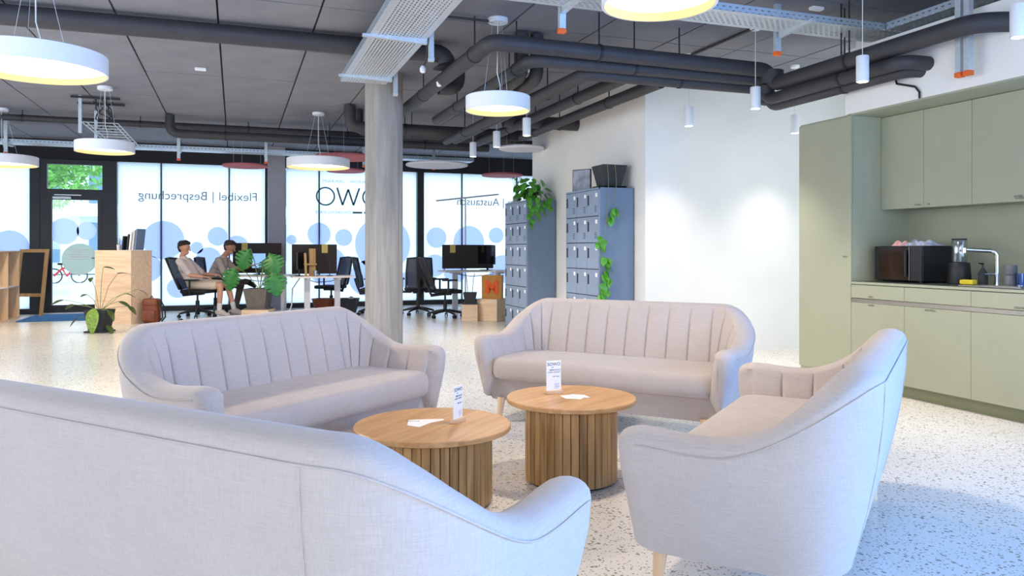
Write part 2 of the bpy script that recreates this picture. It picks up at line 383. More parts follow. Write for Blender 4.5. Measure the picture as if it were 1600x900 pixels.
# lettering stuck on the outside face, so it reads backwards from in here
RT = (PI / 2, 0, PI)
text('lettering', 'Flexibel | Besprechung', .245, 'print_grey', win2, (-.68, .012, 2.28), RT)
text('lettering', 'Gemeinsam | Austausch', .245, 'print_grey', win4, (5.85, .012, 2.29), RT)
def ring(x, z, ro, ri, par, mat):
    m = MB(); n = 48
    vs = [(x + r * math.cos(2 * PI * k / n), yy, z + r * math.sin(2 * PI * k / n)) for yy in (.008, .012) for r in (ri, ro) for k in range(n)]
    fs = []
    for k in range(n):
        k2 = (k + 1) % n
        fs += [(k, k2, n + k2, n + k), (2 * n + k, 3 * n + k, 3 * n + k2, 2 * n + k2), (n + k, n + k2, 3 * n + k2, 3 * n + k), (k, 2 * n + k, 2 * n + k2, k2)]
    m.add(vs, fs); return m.obj('logo_letter', mat, par)
ring(1.79, 2.34, .20, .168, win3, 'print_teal'); ring(2.76, 2.34, .20, .168, win3, 'print_teal')
def stroke(m, a, b, wd=.036):
    a = Vector(a); b = Vector(b); d = (b - a).normalized(); nn = Vector((-d.y, d.x)) * wd / 2
    m.prism([tuple(a + nn), tuple(a - nn), tuple(b - nn), tuple(b + nn)], .008, .012, 'Y')
m = MB()
for a, b in (((2.03, 2.53), (2.145, 2.16)), ((2.145, 2.16), (2.265, 2.50)), ((2.265, 2.50), (2.375, 2.16)), ((2.375, 2.16), (2.50, 2.53))): stroke(m, a, b)
m.obj('logo_letter', 'print_teal', win3)
text('lettering', 'ZEN  |  DEIN FLOW  |  DEIN RAUM', .085, 'print_grey', win3, (2.38, .012, 2.66), RT)
text('lettering', 'COWORKING SPACE', .085, 'print_grey', win3, (1.98, .012, 2.0), RT)
MB().box(2.36, 2.56, .008, .012, 1.985, 2.025).box(2.60, 2.64, .008, .012, 1.985, 2.025).obj('logo_bar', 'print_teal', win3)
# entrance door with transom light
d = sthing('door_1', (0, YF, 0))
MB().box(-3.46, -3.34, -.03, .07, 0, 2.92).box(-2.41, -2.29, -.03, .07, 0, 2.92).box(-3.34, -2.41, -.03, .07, 2.83, 2.92).box(-3.34, -2.41, -.03, .07, 2.24, 2.36).obj('door_frame', 'black_frame', d)
lf = MB().box(-3.34, -3.26, -.04, .04, .02, 2.24).box(-2.49, -2.41, -.04, .04, .02, 2.24).box(-3.26, -2.49, -.04, .04, 2.16, 2.24).box(-3.26, -2.49, -.04, .04, .02, .16).obj('door_leaf', 'black_frame', d)
MB().box(-3.26, -2.49, -.006, .006, .16, 2.16).obj('pane', 'clear_glass', lf)
MB().box(-3.34, -2.41, .01, .022, 2.36, 2.83).obj('pane', 'clear_glass', d)
MB().rbox(-3.24, -2.93, -.10, -.04, 2.17, 2.22, .01).obj('door_closer', 'galvanised', lf)
MB().rbox(-3.22, -2.76, -.07, -.045, 2.235, 2.26, .005).obj('closer_arm', 'galvanised', lf)
MB().tube([(-2.46, -.05, 1.05), (-2.46, -.10, 1.05), (-2.58, -.10, 1.05)], .011, 8).obj('door_handle', 'steel', lf, 40)
MB().box(-3.40, -2.35, -.10, .0, 0, .022).obj('threshold', 'galvanised', d)
for (x, z, r, mt) in ((-3.06, 1.56, .25, 'film_circle'), (-2.68, 1.57, .17, 'film_circle'), (-2.80, 1.03, .30, 'film_circle_door')):
    MB().prism([(x + r * math.cos(2 * PI * k / 40), z + r * math.sin(2 * PI * k / 40)) for k in range(40)], -.012, -.009, 'Y').obj('film_circle', mt, lf)
mm = MB()
for k in range(5): mm.box(-2.98 + .02 * (k % 2), -2.64 - .03 * ((k * 2) % 3), -.0135, -.0125, 1.20 - .045 * k, 1.215 - .045 * k)
mm.obj('print_lines', 'label_white', lf)
# ---------------------------------------------------------------- outdoors seen through the door
struct(MB().box(-40, 30, YF + .3, 60, -.12, -.04).obj('ground_street', 'street'))
bd = thing('street_building', 'pale building across the street seen through the glass door', 'building', (0, 44, 0))
MB().box(-30, 8, 0, 6, 0, 9).obj('wall', 'facade', bd)
for k in range(12):
    for zz in (.6, 3.6, 6.4): MB().box(-28 + 3 * k, -26.3 + 3 * k, -.06, .02, zz, zz + 2.0).obj('window', 'far_glass', bd)
MB().box(-30, 8, -.6, 0, 2.9, 3.15).obj('canopy', 'facade', bd)
def tree(x, y, h, rx, rz, n, label):
    t = thing('street_tree', label, 'tree', (x, y, 0))
    MB().tube([(0, 0, -.05), (.05, 0, h * .5), (0, .1, h)], .12, 8, radii=[.16, .12, .06]).obj('trunk', 'bark', t, 50)
    m = MB(); rnd = random.Random(n + int(x * 10))
    for k in range(n):
        u = Vector((rnd.gauss(0, 1), rnd.gauss(0, 1), rnd.gauss(0, 1))).normalized() * (rnd.random() ** .4)
        c = Vector((u.x * rx, u.y * rx, h + u.z * rz)); a = Vector((rnd.gauss(0, 1), rnd.gauss(0, 1), rnd.gauss(0, .6))).normalized(); b = a.cross(Vector((rnd.random(), rnd.random(), 1))).normalized()
        s = rnd.uniform(.07, .15)
        m.add([c - a * s, c + b * s * .5, c + a * s, c - b * s * .5], [(0, 1, 2, 3)])
    cr = m.obj('crown', 'leaf_tree', t); cr['kind'] = 'stuff'
tree(-5.5, 25.5, 4.6, 2.4, 2.3, 9000, 'leafy green tree filling the pane above the glass door')
tree(-9.2, 33, 4.8, 2.6, 2.4, 5000, 'leafy green tree farther down the street, left of the nearer tree')
bk = thing('bicycle', 'red bicycle parked on the street beyond the glass door', 'bicycle', (-6.0, 33, -.04), .25)
for x in (-.42, .42):
    m = MB(); m.tube([(x + .27 * math.cos(2 * PI * k / 20), 0, .27 + .27 * math.sin(2 * PI * k / 20)) for k in range(21)], .025, 6, cap=False); m.obj('wheel', 'tyre', bk, 60)
MB().tube([(-.42, 0, .27), (-.15, 0, .55), (.3, 0, .62), (.42, 0, .27)], .035, 8).tube([(-.15, 0, .55), (.0, 0, .27), (.3, 0, .6)], .03, 8).obj('frame', 'red_paint', bk, 50)
MB().rbox(-.3, -.05, -.07, .07, .68, .76, .02).tube([(-.15, 0, .55), (-.18, 0, .7)], .02, 6).obj('saddle', 'tyre', bk)
MB().tube([(.3, 0, .6), (.26, 0, .92)], .02, 6).tube([(.26, -.25, .95), (.26, .25, .95)], .02, 6).obj('handlebar', 'tyre', bk)
# ---------------------------------------------------------------- concrete column
PX, PY = cg(-1.527, 9.16)
col_ = thing('concrete_column', 'round board-marked bare concrete column behind the left sofa', 'column', (PX, PY, 0))
m = MB(); n = 72; rr = .222; prof = []
vs = []
for z in (0, CEIL + .02):
    for k in range(n):
        r = rr + (.0 if (k // 3) % 2 else .0025) - (.006 if k % 9 == 0 else 0)
        vs.append((r * math.cos(2 * PI * k / n), r * math.sin(2 * PI * k / n), z))
m.add(vs, [(k, (k + 1) % n, n + (k + 1) % n, n + k) for k in range(n)] + [tuple(range(n)), tuple(range(n, 2 * n))])
m.obj('shaft', 'concrete', col_, 35)
# ---------------------------------------------------------------- services under the ceiling
def pipe(name, pts, r, label, hang=1.6, bend=.14, mat='pipe_black'):
    """pipe run with rounded elbows, hangers up to the ceiling"""
    P = [Vector(p) for p in pts]; out = [P[0]]
    for i in range(1, len(P) - 1):
        a = (P[i - 1] - P[i]).normalized(); b = (P[i + 1] - P[i]).normalized()
        for k in range(7):
            u = k / 6; out.append(P[i] + a * bend * (1 - u) ** 2 + b * bend * u ** 2)
    out.append(P[-1])
    t = thing(name, label, 'pipe')
    MB().tube(out, r, 16).obj('pipe_run', mat, t, 50)
    for i in range(len(P) - 1):
        L = (P[i + 1] - P[i]).length; d = (P[i + 1] - P[i]).normalized()
        if abs(d.z) > .5 or L < .9: continue
        k = hang * .5
        while k < L:
            p = P[i] + d * k
            if p.z + r < CEIL - .06 and XL < p.x < XR:
                c = MB().tube([(p.x, p.y, p.z + r * .9), (p.x, p.y, CEIL + .01)], .007, 6)
                c.tube([p + d * -.012, p + d * .012], r + .006, 16); c.obj('hanger', 'rod_dark', t)
            k += hang
    return t
pipe('service_pipe', [(-5.4, 7.55, 3.19), (2.02, 7.55, 3.19), (2.02, 7.55, 3.055)], .088, 'thick black pipe crossing the ceiling from the left edge to the column')
pipe('service_pipe', [(-5.4, 7.82, 3.22), (1.93, 7.82, 3.22)], .05, 'thinner black pipe running just behind the thick ceiling pipe at left')
# bundle across the ceiling towards the kitchen
pipe('service_pipe', [(2.02, 11.6, 3.0), (2.02, 6.12, 2.95), (4.86, 6.12, 2.93), (4.86, 6.12, 2.79), (4.86, 3.95, 2.79), (5.6, 3.62, 2.79)], .07, 'uppermost black pipe of the bundle, bending back past the column', hang=2.0)
pipe('service_pipe', [(2.42, 9.6, 2.87), (2.42, 6.21, 2.85), (4.86, 6.21, 2.85), (4.86, 6.21, 2.66), (4.86, 4.55, 2.66), (5.2, 4.55, 2.66)], .055, 'middle black pipe of the bundle crossing towards the kitchen', hang=2.0)
pipe('service_pipe', [(2.95, 11.1, 2.82), (2.95, 6.30, 2.79), (4.98, 6.30, 2.79), (4.98, 6.30, 2.62), (4.98, 4.62, 2.62), (5.25, 4.62, 2.62)], .055, 'lowest black pipe of the bundle turning along the kitchen bulkhead', hang=2.0)
# pipes running away from the bundle towards the windows
for x, zz, r, y1, lab in ((3.12, 2.86, .06, 11.2, 'first of the three black pipes leading back near the locker wall'),
                          (3.48, 2.84, .06, 11.2, 'middle of the three black pipes leading back near the locker wall'),
                          (3.86, 2.82, .06, 10.3, 'black pipe leading back closest to the white locker wall')):
    pipe('service_pipe', [(x, 6.42 + (x - 2.0) * .03, zz), (x, y1, zz)], r, lab, hang=2.2)
pipe('service_pipe', [(2.10, 8.2, 2.98), (2.32, 8.2, 2.98), (2.32, 8.2, 3.28)], .075, 'short black pipe branching off the thick pipe beside the round lamp')
pipe('service_pipe', [(3.3, 9.5, 2.90), (4.37, 9.5, 2.90)], .085, 'stubby black pipe ending in the white wall above the lockers')
pipe('service_pipe', [(2.58, 6.9, 3.28), (2.58, 6.9, 2.88), (2.58, 7.7, 2.84)], .07, 'black pipe dropping from the ceiling above the round lamp')
pipe('service_pipe', [(2.74, 6.9, 3.28), (2.74, 6.9, 2.86), (2.74, 7.9, 2.82)], .065, 'second black pipe dropping from the ceiling above the round lamp')
pipe('service_pipe', [(-.95, 12.9, 3.28), (-.95, 12.9, 3.0), (4.2, 12.9, 3.0)], .07, 'black pipe with an upturned end running along the window front')
pipe('service_pipe', [(1.55, 11.2, 3.28), (1.55, 11.2, 2.98), (4.2, 11.2, 2.98)], .085, 'black pipe turning up into the ceiling just left of the column')
pipe('service_pipe', [(1.72, 11.5, 3.28), (1.72, 11.5, 2.96), (4.2, 11.5, 2.96)], .07, 'black pipe half hidden behind the column')
pipe('service_pipe', [(-5.4, 13.3, 3.18), (6.5, 13.3, 3.18)], .05, 'thin black pipe high along the window front')
pipe('conduit', [(-5.3, 10.4, 3.20), (-1.7, 10.4, 3.20)], .012, 'thin black conduit left of the wire ladder tray', hang=1.2)
pipe('conduit', [(1.7, 6.6, 3.27), (2.2, 6.6, 3.27)], .012, 'short black conduit feeding the round lamp beside the column', hang=9)
pipe('conduit', [(4.57, 5.6, 3.28), (4.57, 7.05, 3.28)], .014, 'black conduit feeding the spotlight canopies before the white wall', hang=9)
def tray(name, x0, x1, y0, y1, z, along, label, hangers, side=.06, brackets=True):
    """punched galvanised cable tray with side rails, cantilever arms and channel posts"""
    L = (x1 - x0) if along == 'X' else (y1 - y0); wd = (y1 - y0) if along == 'X' else (x1 - x0)
    if along == 'X': t = thing(name, label, 'cable tray', (x0, y0, z), 0)
    else: t = thing(name, label, 'cable tray', (x1, y0, z), PI / 2)
    MB().box(0, L, .05, wd - .05, 0, .002).obj('tray_floor', 'tray_floor', t)
    MB().box(0, L, 0, .05, 0, .0025).box(0, L, wd - .05, wd, 0, .0025).obj('tray_edge', 'galvanised', t)
    for yy in (0, wd):
        m = MB(); n = max(1, int(L)); m.box(-L / 2, L / 2, -side / 2, side / 2, -.001, .001); o = m.obj('side_rail', 'tray_side', t)
        o.location = (L / 2, yy, side / 2); o.rotation_euler = (PI / 2, 0, 0)
    for k, (h, sd) in enumerate(hangers):
        yy = -.06 if sd < 0 else wd + .02
        a = MB(); a.prism([(0, -.045), (wd + .06, -.022), (wd + .06, 0), (0, 0)] if sd < 0 else [(wd, -.045), (-.06, -.022), (-.06, 0), (wd, 0)], h - .02, h + .02, 'X')
        a.obj('cantilever_arm', 'galvanised', t)
        p = MB().box(h - .025, h + .025, yy, yy + .04, -.16, CEIL - z + .01)
        p.obj('channel_post', 'galvanised', t)
        MB().rbox(h - .03, h + .03, yy - .005, yy + .045, -.19, -.155, .006, 2).obj('end_cap', 'orange_cap' if brackets else 'galvanised', t)
    return t
tray('cable_tray', 1.08, 1.58, 1.5, 8.55, 3.05, 'Y', 'wide punched metal cable tray running overhead towards the column', [(3.2, -1), (5.1, -1), (6.7, -1)], brackets=False)
tray('cable_tray', 1.60, 5.46, 5.02, 5.36, 3.05, 'X', 'punched metal cable tray crossing above the round lamp towards the kitchen', [(.75, 1), (2.75, 1)])
tb = tray('cable_tray', 5.14, 5.46, 3.4, 5.0, 3.05, 'Y', 'short cable tray branching off above the kitchen bulkhead', [])
tray('cable_tray', -5.4, 4.3, 14.1, 14.4, 2.90, 'X', 'long punched cable tray hung along the window front', [(2.0, -1), (4.5, -1), (5.9, -1), (7.6, -1), (8.9, -1)])
t = thing('ladder_tray', 'small wire ladder tray with loose cables joining the window-side tray', 'cable tray', (-1.95, 11.7, 2.93))
for x in (0, .06, .38, .44): MB().tube([(x, 0, 0), (x, 2.4, 0)], .007, 6).obj('wire', 'galvanised', t)
for k in range(9): MB().tube([(0, .05 + .28 * k, .008), (.44, .05 + .28 * k, .008)], .007, 6).obj('rung', 'galvanised', t)
for y in (.05, 1.3): MB().box(-.05, -.01, y, y + .05, -.14, .38).obj('channel_post', 'galvanised', t)
for y in (.03, .5): MB().box(-.14, .46, y, y + .05, .33, .355).obj('cross_bar', 'rod_dark', t)
rnd = random.Random(3)
for k in range(6):
    a = Vector((rnd.uniform(.0, .4), rnd.uniform(.05, .5), .34)); b = Vector((rnd.uniform(.05, .4), rnd.uniform(.2, 1.1), .02))
    MB().tube([a + (b - a) * u + Vector((.05 * math.sin(3 * u * PI + k), 0, -.05 * math.sin(u * PI))) for u in [i / 8 for i in range(9)]], .008, 6).obj('cable', 'rod_dark', t, 60)
# drop post with orange caps and loose cable at the bulkhead
t = thing('channel_hanger', 'pair of galvanised hanger posts with orange caps below the kitchen pipe', 'bracket', (4.97, 4.16, 2.50))
for y in (0, -.07): MB().box(0, .045, y, y + .045, 0, .8).obj('channel_post', 'galvanised', t); MB().rbox(-.005, .05, y - .004, y + .05, -.035, .002, .006, 2).obj('end_cap', 'orange_cap', t)
tag(MB().tube([(5.09, 4.86, 2.78), (5.085, 4.86, 2.62), (5.085, 4.84, 2.56), (5.085, 4.66, 2.50), (5.085, 4.62, 2.45), (5.085, 4.62, 2.40)], .008, 8).obj('loose_cable', 'rod_dark', None, 60), 'thin black cable hanging down the white bulkhead above the cabinets', 'cable')
tag(MB().tube([(5.12, 3.68, 3.25), (5.1, 3.66, 3.05), (5.09, 3.62, 2.9)], .012, 8).obj('loose_cable', 'rod_dark', None, 60), 'short black cable hanging above the bent kitchen pipe at upper right', 'cable')
# ---------------------------------------------------------------- lamps
def drum(x, y, dia, label, canopy=True, z=2.46, h=.135):
    t = thing('pendant_lamp', label, 'lamp', (x, y, z), 0, 'round drum pendant lamps'); r = dia / 2
    MB().lathe([(r - .012, .0), (r, .002), (r, h - .006), (r - .01, h), (0.0001, h)], 56, cap=False).obj('drum_shell', 'lamp_white', t, 40)
    MB().lathe([(r - .013, .001), (r - .013, h - .02), (r - .02, h - .02)], 56, cap=False).obj('inner_wall', 'lamp_inner_lit', t, 40)
    MB().lathe([(r - .015, .048), (r - .015, .052)], 56).obj('diffuser', 'lamp_glow', t)
    for k in range(3):
        a = 2 * PI * k / 3 + .5; MB().tube([(r * .45 * math.cos(a), r * .45 * math.sin(a), h - .002), (.05 * math.cos(a), .05 * math.sin(a), CEIL - z - .03)], .0018, 5).obj('suspension_wire', 'galvanised', t)
    MB().tube([(.02, 0, h), (.03, .02, h + .1), (0, .02, h + .22), (0, 0, CEIL - z - .03)], .005, 6).obj('power_cable', 'cable_white', t, 60)
    l = bpy.data.lights.new('drum_light', 'SPOT'); l.energy = (105 if y < 10 else 55) * dia ** 2 / .35; l.color = (1.0, .84, .64); l.spot_size = math.radians(165); l.spot_blend = .5; l.shadow_soft_size = .10
    lo = bpy.data.objects.new('drum_light', l); COL.objects.link(lo); lo.parent = t; lo.location = (0, 0, .02)
    if canopy: MB().lathe([(.085, -.04), (.09, -.035), (.09, .005)], 28, (0, 0, CEIL - z)).obj('canopy', 'lamp_white', t, 40)
    return t
drum(-1.33, 6.24, .92, 'large white drum lamp cut by the left edge, hanging nearest')
drum(2.05, 3.46, .59, 'white drum lamp cut by the top edge above the tables')
drum(2.24, 6.60, .585, 'small white drum lamp hanging right of the column')
drum(1.19, 12.03, .94, 'wide white drum lamp hanging left of the column before the logo window')
drum(-1.58, 11.07, .70, 'white drum lamp hanging in front of the door transom')
drum(-3.26, 13.26, .95, 'white drum lamp at the left edge, farther back by the windows')
def spot(x, y, label, z=2.53, power=75, size=78):
    t = thing('spot_pendant', label, 'lamp', (x, y, z), 0, 'white cylinder spot pendants')
    MB().lathe([(.043, 0), (.048, .002), (.048, .20), (.045, .204), (.0001, .204)], 28, cap=False).obj('cylinder_shade', 'lamp_white', t, 40)
    MB().lathe([(.040, .006), (.040, .010)], 24).obj('reflector', 'spot_glow', t)
    MB().lathe([(.0435, -.001), (.0405, -.001), (.0405, .02)], 28, cap=False).obj('trim_ring', 'chrome', t)
    MB().tube([(0, 0, .2), (0, 0, CEIL - z)], .003, 6).obj('power_cable', 'cable_white', t)
    MB().lathe([(.045, -.03), (.05, -.025), (.05, .005)], 24, (0, 0, CEIL - z)).obj('canopy', 'lamp_white', t, 40)
    l = bpy.data.lights.new('spot_light', 'SPOT'); l.energy = power; l.color = (1.0, .93, .84); l.spot_size = math.radians(size); l.spot_blend = 1.0; l.shadow_soft_size = .04
    o = bpy.data.objects.new('spot_light', l); COL.objects.link(o); o.parent = t; o.location = (0, 0, -.012)
SPW = 100
spot(4.60, 3.44, 'white spot cylinder cut by the right edge', power=SPW)
spot(4.66, 4.77, 'white spot cylinder in front of the black kitchen pipes', power=SPW)
spot(4.60, 6.02, 'white spot cylinder hanging at the pipe elbow, before the white wall', power=SPW)
spot(4.57, 7.10, 'white spot cylinder hanging nearest the lockers before the white wall', power=SPW * .55, size=95)
spot(5.98, 7.12, 'white spot cylinder beside the top of the tall green cabinet', power=SPW * .55, size=95)
spot(3.18, 8.33, 'white spot cylinder under the right rim of the small drum lamp', power=SPW)
spot(3.17, 9.39, 'white spot cylinder hanging directly below the small drum lamp', power=SPW)
spot(3.18, 10.47, 'white spot cylinder lowest and farthest of the three by the column', power=SPW)
def disc(x, y, z, r, mat, label):
    t = thing('acoustic_disc', label, 'ceiling panel', (x, y, z))
    MB().lathe([(r - .012, 0), (r, .012), (r, .028), (r - .012, .04)], 44).obj('felt_disc', mat, t, 40)
    for k in range(3):
        a = 2 * PI * k / 3 + .3; MB().tube([(r * .7 * math.cos(a), r * .7 * math.sin(a), .04), (r * .7 * math.cos(a), r * .7 * math.sin(a), CEIL - z)], .0018, 5).obj('suspension_wire', 'galvanised', t)
disc(.17, 14.85, 2.72, .40, 'disc_red', 'flat dusty-red acoustic disc over the seated men')
disc(1.72, 12.9, 2.72, .52, 'disc_red', 'flat dusty-red acoustic disc half hidden by the column, above the wide lamp')
disc(1.98, 14.9, 2.70, .36, 'disc_red', 'flat dusty-red acoustic disc peeking out right of the wide lamp')
disc(3.42, 13.5, 2.72, .56, 'disc_white', 'flat white acoustic disc right of the column')
disc(4.02, 10.75, 2.70, .34, 'disc_white', 'flat white acoustic disc beside the white wall corner')
disc(5.15, 14.9, 2.72, .42, 'disc_red', 'flat dusty-red acoustic disc above the first locker')
for x, y, lab in ((-.38, 9.55, 'small white sensor on the ceiling above the left sofa'), (4.72, 5.35, 'small white sensor on the ceiling above the kitchen tray')):
    tag(MB().rbox(x - .06, x + .06, y - .03, y + .03, CEIL - .028, CEIL + .004, .008).obj('ceiling_sensor', 'lamp_white'), lab, 'sensor')
for x, y, z, lab in ((1.98, 7.72, 2.86, 'small clip-on ceiling light on the pipe right of the column'), (1.72, 7.35, 2.90, 'small clip-on ceiling light beside the wide cable tray')):
    t = thing('clip_spot', lab, 'lamp', (x, y, z))
    MB().lathe([(.012, .03), (.026, .04), (.03, .075), (.014, .10)], 16).obj('spot_head', 'lamp_white', t, 40); MB().tube([(0, 0, .09), (.03, 0, .14), (.05, 0, CEIL - z)], .008, 6).obj('bracket', 'chrome', t)
# ---------------------------------------------------------------- sofas
def sstep(a, b, x):
    u = max(0., min(1., (x - a) / (b - a))); return u * u * (3 - 2 * u)
SW, SD, SR = 1.84, .82, .30          # outer width, depth, corner radius
NCH = 20
def sofa_path():
    """outer top line from the left arm front round the back to the right arm front: (x, y, nx, ny, run)"""
    hw, yb, yf = SW / 2, -SD / 2, SD / 2 - .085
    la, lc, lb = yf - yb - SR, SR * PI / 2, SW - 2 * SR; run = 2 * la + 2 * lc + lb
    def at(s_):
        if s_ > run / 2:
            x, y, nx, ny = at(run - s_); return (-x, y, -nx, ny)
        if s_ <= la: return (-hw, yf - s_, -1, 0)
        s_ -= la
        if s_ <= lc: a = s_ / SR; return (-hw + SR - SR * math.cos(a), yb + SR - SR * math.sin(a), -math.cos(a), -math.sin(a))
        return (-hw + SR + s_ - lc, yb, 0, -1)
    out = []
    for k in range(NCH):
        for f in (0, .015, .035, .07, .15, .28, .42, .58, .72, .85, .93, .965, .985): s_ = (k + f) / NCH * run; out.append(at(s_) + (s_,))
    out.append(at(run) + (run,)); return out
PATH = sofa_path(); RUN = PATH[-1][4]
def sofa_h(e): return .602 - .012 * sstep(0, .2, e) + .243 * sstep(.24, .84, e)
def sofa_shell():
    m = MB(); rings = []
    def ring(p, fwd=0., shrink=1.):
        x, y, nx, ny, s = p; e = min(s, RUN - s)                       # distance from the nearest arm front
        h = sofa_h(e)  # arm dips, then sweeps up into the back
        q = s / RUN * NCH; fr = q - math.floor(q); ch = 1 - abs(2 * fr - 1) ** 16 - .25 * abs(2 * fr - 1) ** 3
        back = sstep(.35, .9, e); fr_w = 1 - sstep(0, .3, e)
        prof = []
        zb = .165
        for u in (0, .12, .3, .55, .8, 1):                               # outside, bottom to top
            z = zb + (h - .05 - zb) * u; d = -.10 * (1 - u) ** 1.5 + .006 * math.sin(PI * u)
            prof.append((d, z))
        rt = .066 - .002 * back
        for k in range(1, 8):                                            # rounded top roll
            a = PI * k / 8; prof.append((-rt + rt * math.cos(a), h - .05 + .05 * math.sin(a) ** .8))
        for u in (0, .15, .35, .6, .8, 1):                               # inside, top to seat
            z = h - .05 + (.30 - (h - .05)) * u; d = -2 * rt - (.05 + .075 * back) * u ** .8 - .002
            prof.append((d - (.014 * ch * min(1, .3 + u * 4) - .010), z))
        dc = -.085; r = []
        for (d, z) in prof:
            dd = dc + (d - dc) * shrink; zz = z - (1 - shrink) * .06 * sstep(.35, h, z) + (1 - shrink) * .05 * (1 - sstep(.165, .26, z))
            f = fwd - .045 * (1 - sstep(.16, .55, z)) * fr_w
            sy = 1 if True else 0
            r.append((x + nx * dd, y + ny * dd + f, zz))
        return r
    P0, P1 = PATH[0], PATH[-1]
    for fwd, sh in ((.078, .22), (.075, .42), (.066, .62), (.052, .78), (.034, .90), (.016, .97)): rings.append(ring(P0, fwd, sh))
    for p in PATH: rings.append(ring(p))
    for fwd, sh in ((.016, .97), (.034, .90), (.052, .78), (.066, .62), (.075, .42), (.078, .22)): rings.append(ring(P1, fwd, sh))
    n = len(rings[0]); vs = [v for r in rings for v in r]; fs = []
    for i in range(len(rings) - 1):
        for j in range(n): fs.append((i * n + j, i * n + (j + 1) % n, (i + 1) * n + (j + 1) % n, (i + 1) * n + j))
    fs.append(tuple(range(n))); fs.append(tuple((len(rings) - 1) * n + j for j in range(n))[::-1])
    m.add(vs, fs); return m.mesh('upholstered_shell', 'sofa_fabric', 50)
def sofa_base():
    m = MB(); lv = []
    for z, d in ((.15, -.135), (.165, -.12), (.24, -.085), (.315, -.07)):
        r = [(x + nx * d, y + ny * d - (.03 if i in (0, len(PATH) - 1) else 0), z) for i, (x, y, nx, ny, s) in enumerate(PATH) if i % 4 == 0 or i == len(PATH) - 1]
        lv.append(r)
    n = len(lv[0]); vs = [v for r in lv for v in r]; fs = [tuple(range(n))[::-1], tuple(3 * n + j for j in range(n))]
    for i in range(3):
        for j in range(n): fs.append((i * n + j, i * n + (j + 1) % n, (i + 1) * n + (j + 1) % n, (i + 1) * n + j))
    return m.add(vs, fs).mesh('base_frame', 'sofa_fabric', 40)
def sofa_cushion():
    """one long seat pad with soft rolled edges and rounded plan corners"""
    hx, y0, y1, z0, z1 = SW / 2 - .125, -SD / 2 + .15, SD / 2 - .03, .30, .45; yc, hy, zc, hz = (y0 + y1) / 2, (y1 - y0) / 2, (z0 + z1) / 2, (z1 - z0) / 2
    rp = .11; out = []
    for cx, cy, a0 in ((hx - rp, hy - rp, 0), (-hx + rp, hy - rp, 1), (-hx + rp, -hy + rp, 2), (hx - rp, -hy + rp, 3)):
        for k in range(9): a = (a0 + k / 8) * PI / 2; out.append((cx, cy, math.cos(a), math.sin(a)))
    m = MB(); rings = []
    for k in range(15):
        a = -PI / 2 + PI * k / 14; ins = .062 * (1 - abs(math.cos(a)) ** .7); z = zc + hz * math.copysign(abs(math.sin(a)) ** .75, math.sin(a))
        rings.append([(cx + nx * (rp - ins), yc + cy + ny * (rp - ins), z) for cx, cy, nx, ny in out])
    for q in (.82, .6, .3): rings.append([(cx * q + nx * (rp - .062) * q, yc + (cy + ny * (rp - .062)) * q, z1 + .012 * (1 - q * q)) for cx, cy, nx, ny in out])
    n = len(out); vs = [v for r in rings for v in r]; fs = [tuple(range(n))[::-1], tuple((len(rings) - 1) * n + j for j in range(n))]
    for i in range(len(rings) - 1):
        for j in range(n): fs.append((i * n + j, i * n + (j + 1) % n, (i + 1) * n + (j + 1) % n, (i + 1) * n + j))
    return m.add(vs, fs).mesh('seat_cushion', 'sofa_fabric', 60)
def outer_line(i):
    x, y, nx, ny, s_ = PATH[i]; h = sofa_h(min(s_, RUN - s_)); out = []
    for k in range(12):
        u = k / 11; d = -.10 * (1 - u) ** 1.5 + .006 * math.sin(PI * u) + .0005; out.append((x + nx * d, y + ny * d, .166 + (h - .05 - .166) * u))
    return out
iL = min(range(len(PATH)), key=lambda i: abs(PATH[i][0] + .64) + abs(PATH[i][1] + SD / 2)); iR = min(range(len(PATH)), key=lambda i: abs(PATH[i][0] - .64) + abs(PATH[i][1] + SD / 2))
SEAMS = [MB().tube(outer_line(i), .0022, 6).mesh('seam', 'sofa_fabric', 60) for i in (iL, iR)]
PIPING = MB().tube([(x + nx * .003, y + ny * .003, sofa_h(min(s_, RUN - s_)) - .052) for x, y, nx, ny, s_ in PATH[::2]], .0028, 6).mesh('piping', 'sofa_fabric', 60)
SHELL, BASE, CUSH = sofa_shell(), sofa_base(), sofa_cushion()
LEGM = MB().tube([(0, 0, .17), (0.012, 0.012, 0)], .02, 14, radii=[.028, .017]).mesh('leg', 'leg_wood', 50)
def sofa(cx, cz, fx, fz, label):
    """cx, cz: plan position from the standing point; fx, fz: facing direction"""
    X, Y = cg(cx, cz); fX, fY = cg(fx, fz)
    t = thing('sofa', label, 'sofa', (X, Y, 0), math.atan2(-fX, fY), 'four matching sofas round the coffee tables')
    sh0 = ob('upholstered_shell', SHELL, t); ob('piping', PIPING, sh0); [ob('seam', q, sh0) for q in SEAMS]; ob('base_frame', BASE, t); ob('seat_cushion', CUSH, t)
    for sx in (-1, 1):
        for sy in (-1, 1):
            o = ob('leg', LEGM, t, (sx * (SW / 2 - .20), .30 if sy > 0 else -.25, 0)); o.scale = (sx, sy, 1)
    return t
U = (.866, -.5); V = (.5, .866)
sofa(-.76, 2.17, V[0], V[1], 'beige sofa seen from behind across the lower left foreground')
sofa(-1.20, 4.27, U[0], U[1], 'beige channel-back sofa on the left, in front of the concrete column')
sofa(.70, 5.30, -V[0], -V[1], 'beige channel-back sofa at the back, in front of the lockers')
sofa(1.15, 3.20, -U[0], -U[1], 'beige sofa on the right seen from its arm end, beside the kitchen')
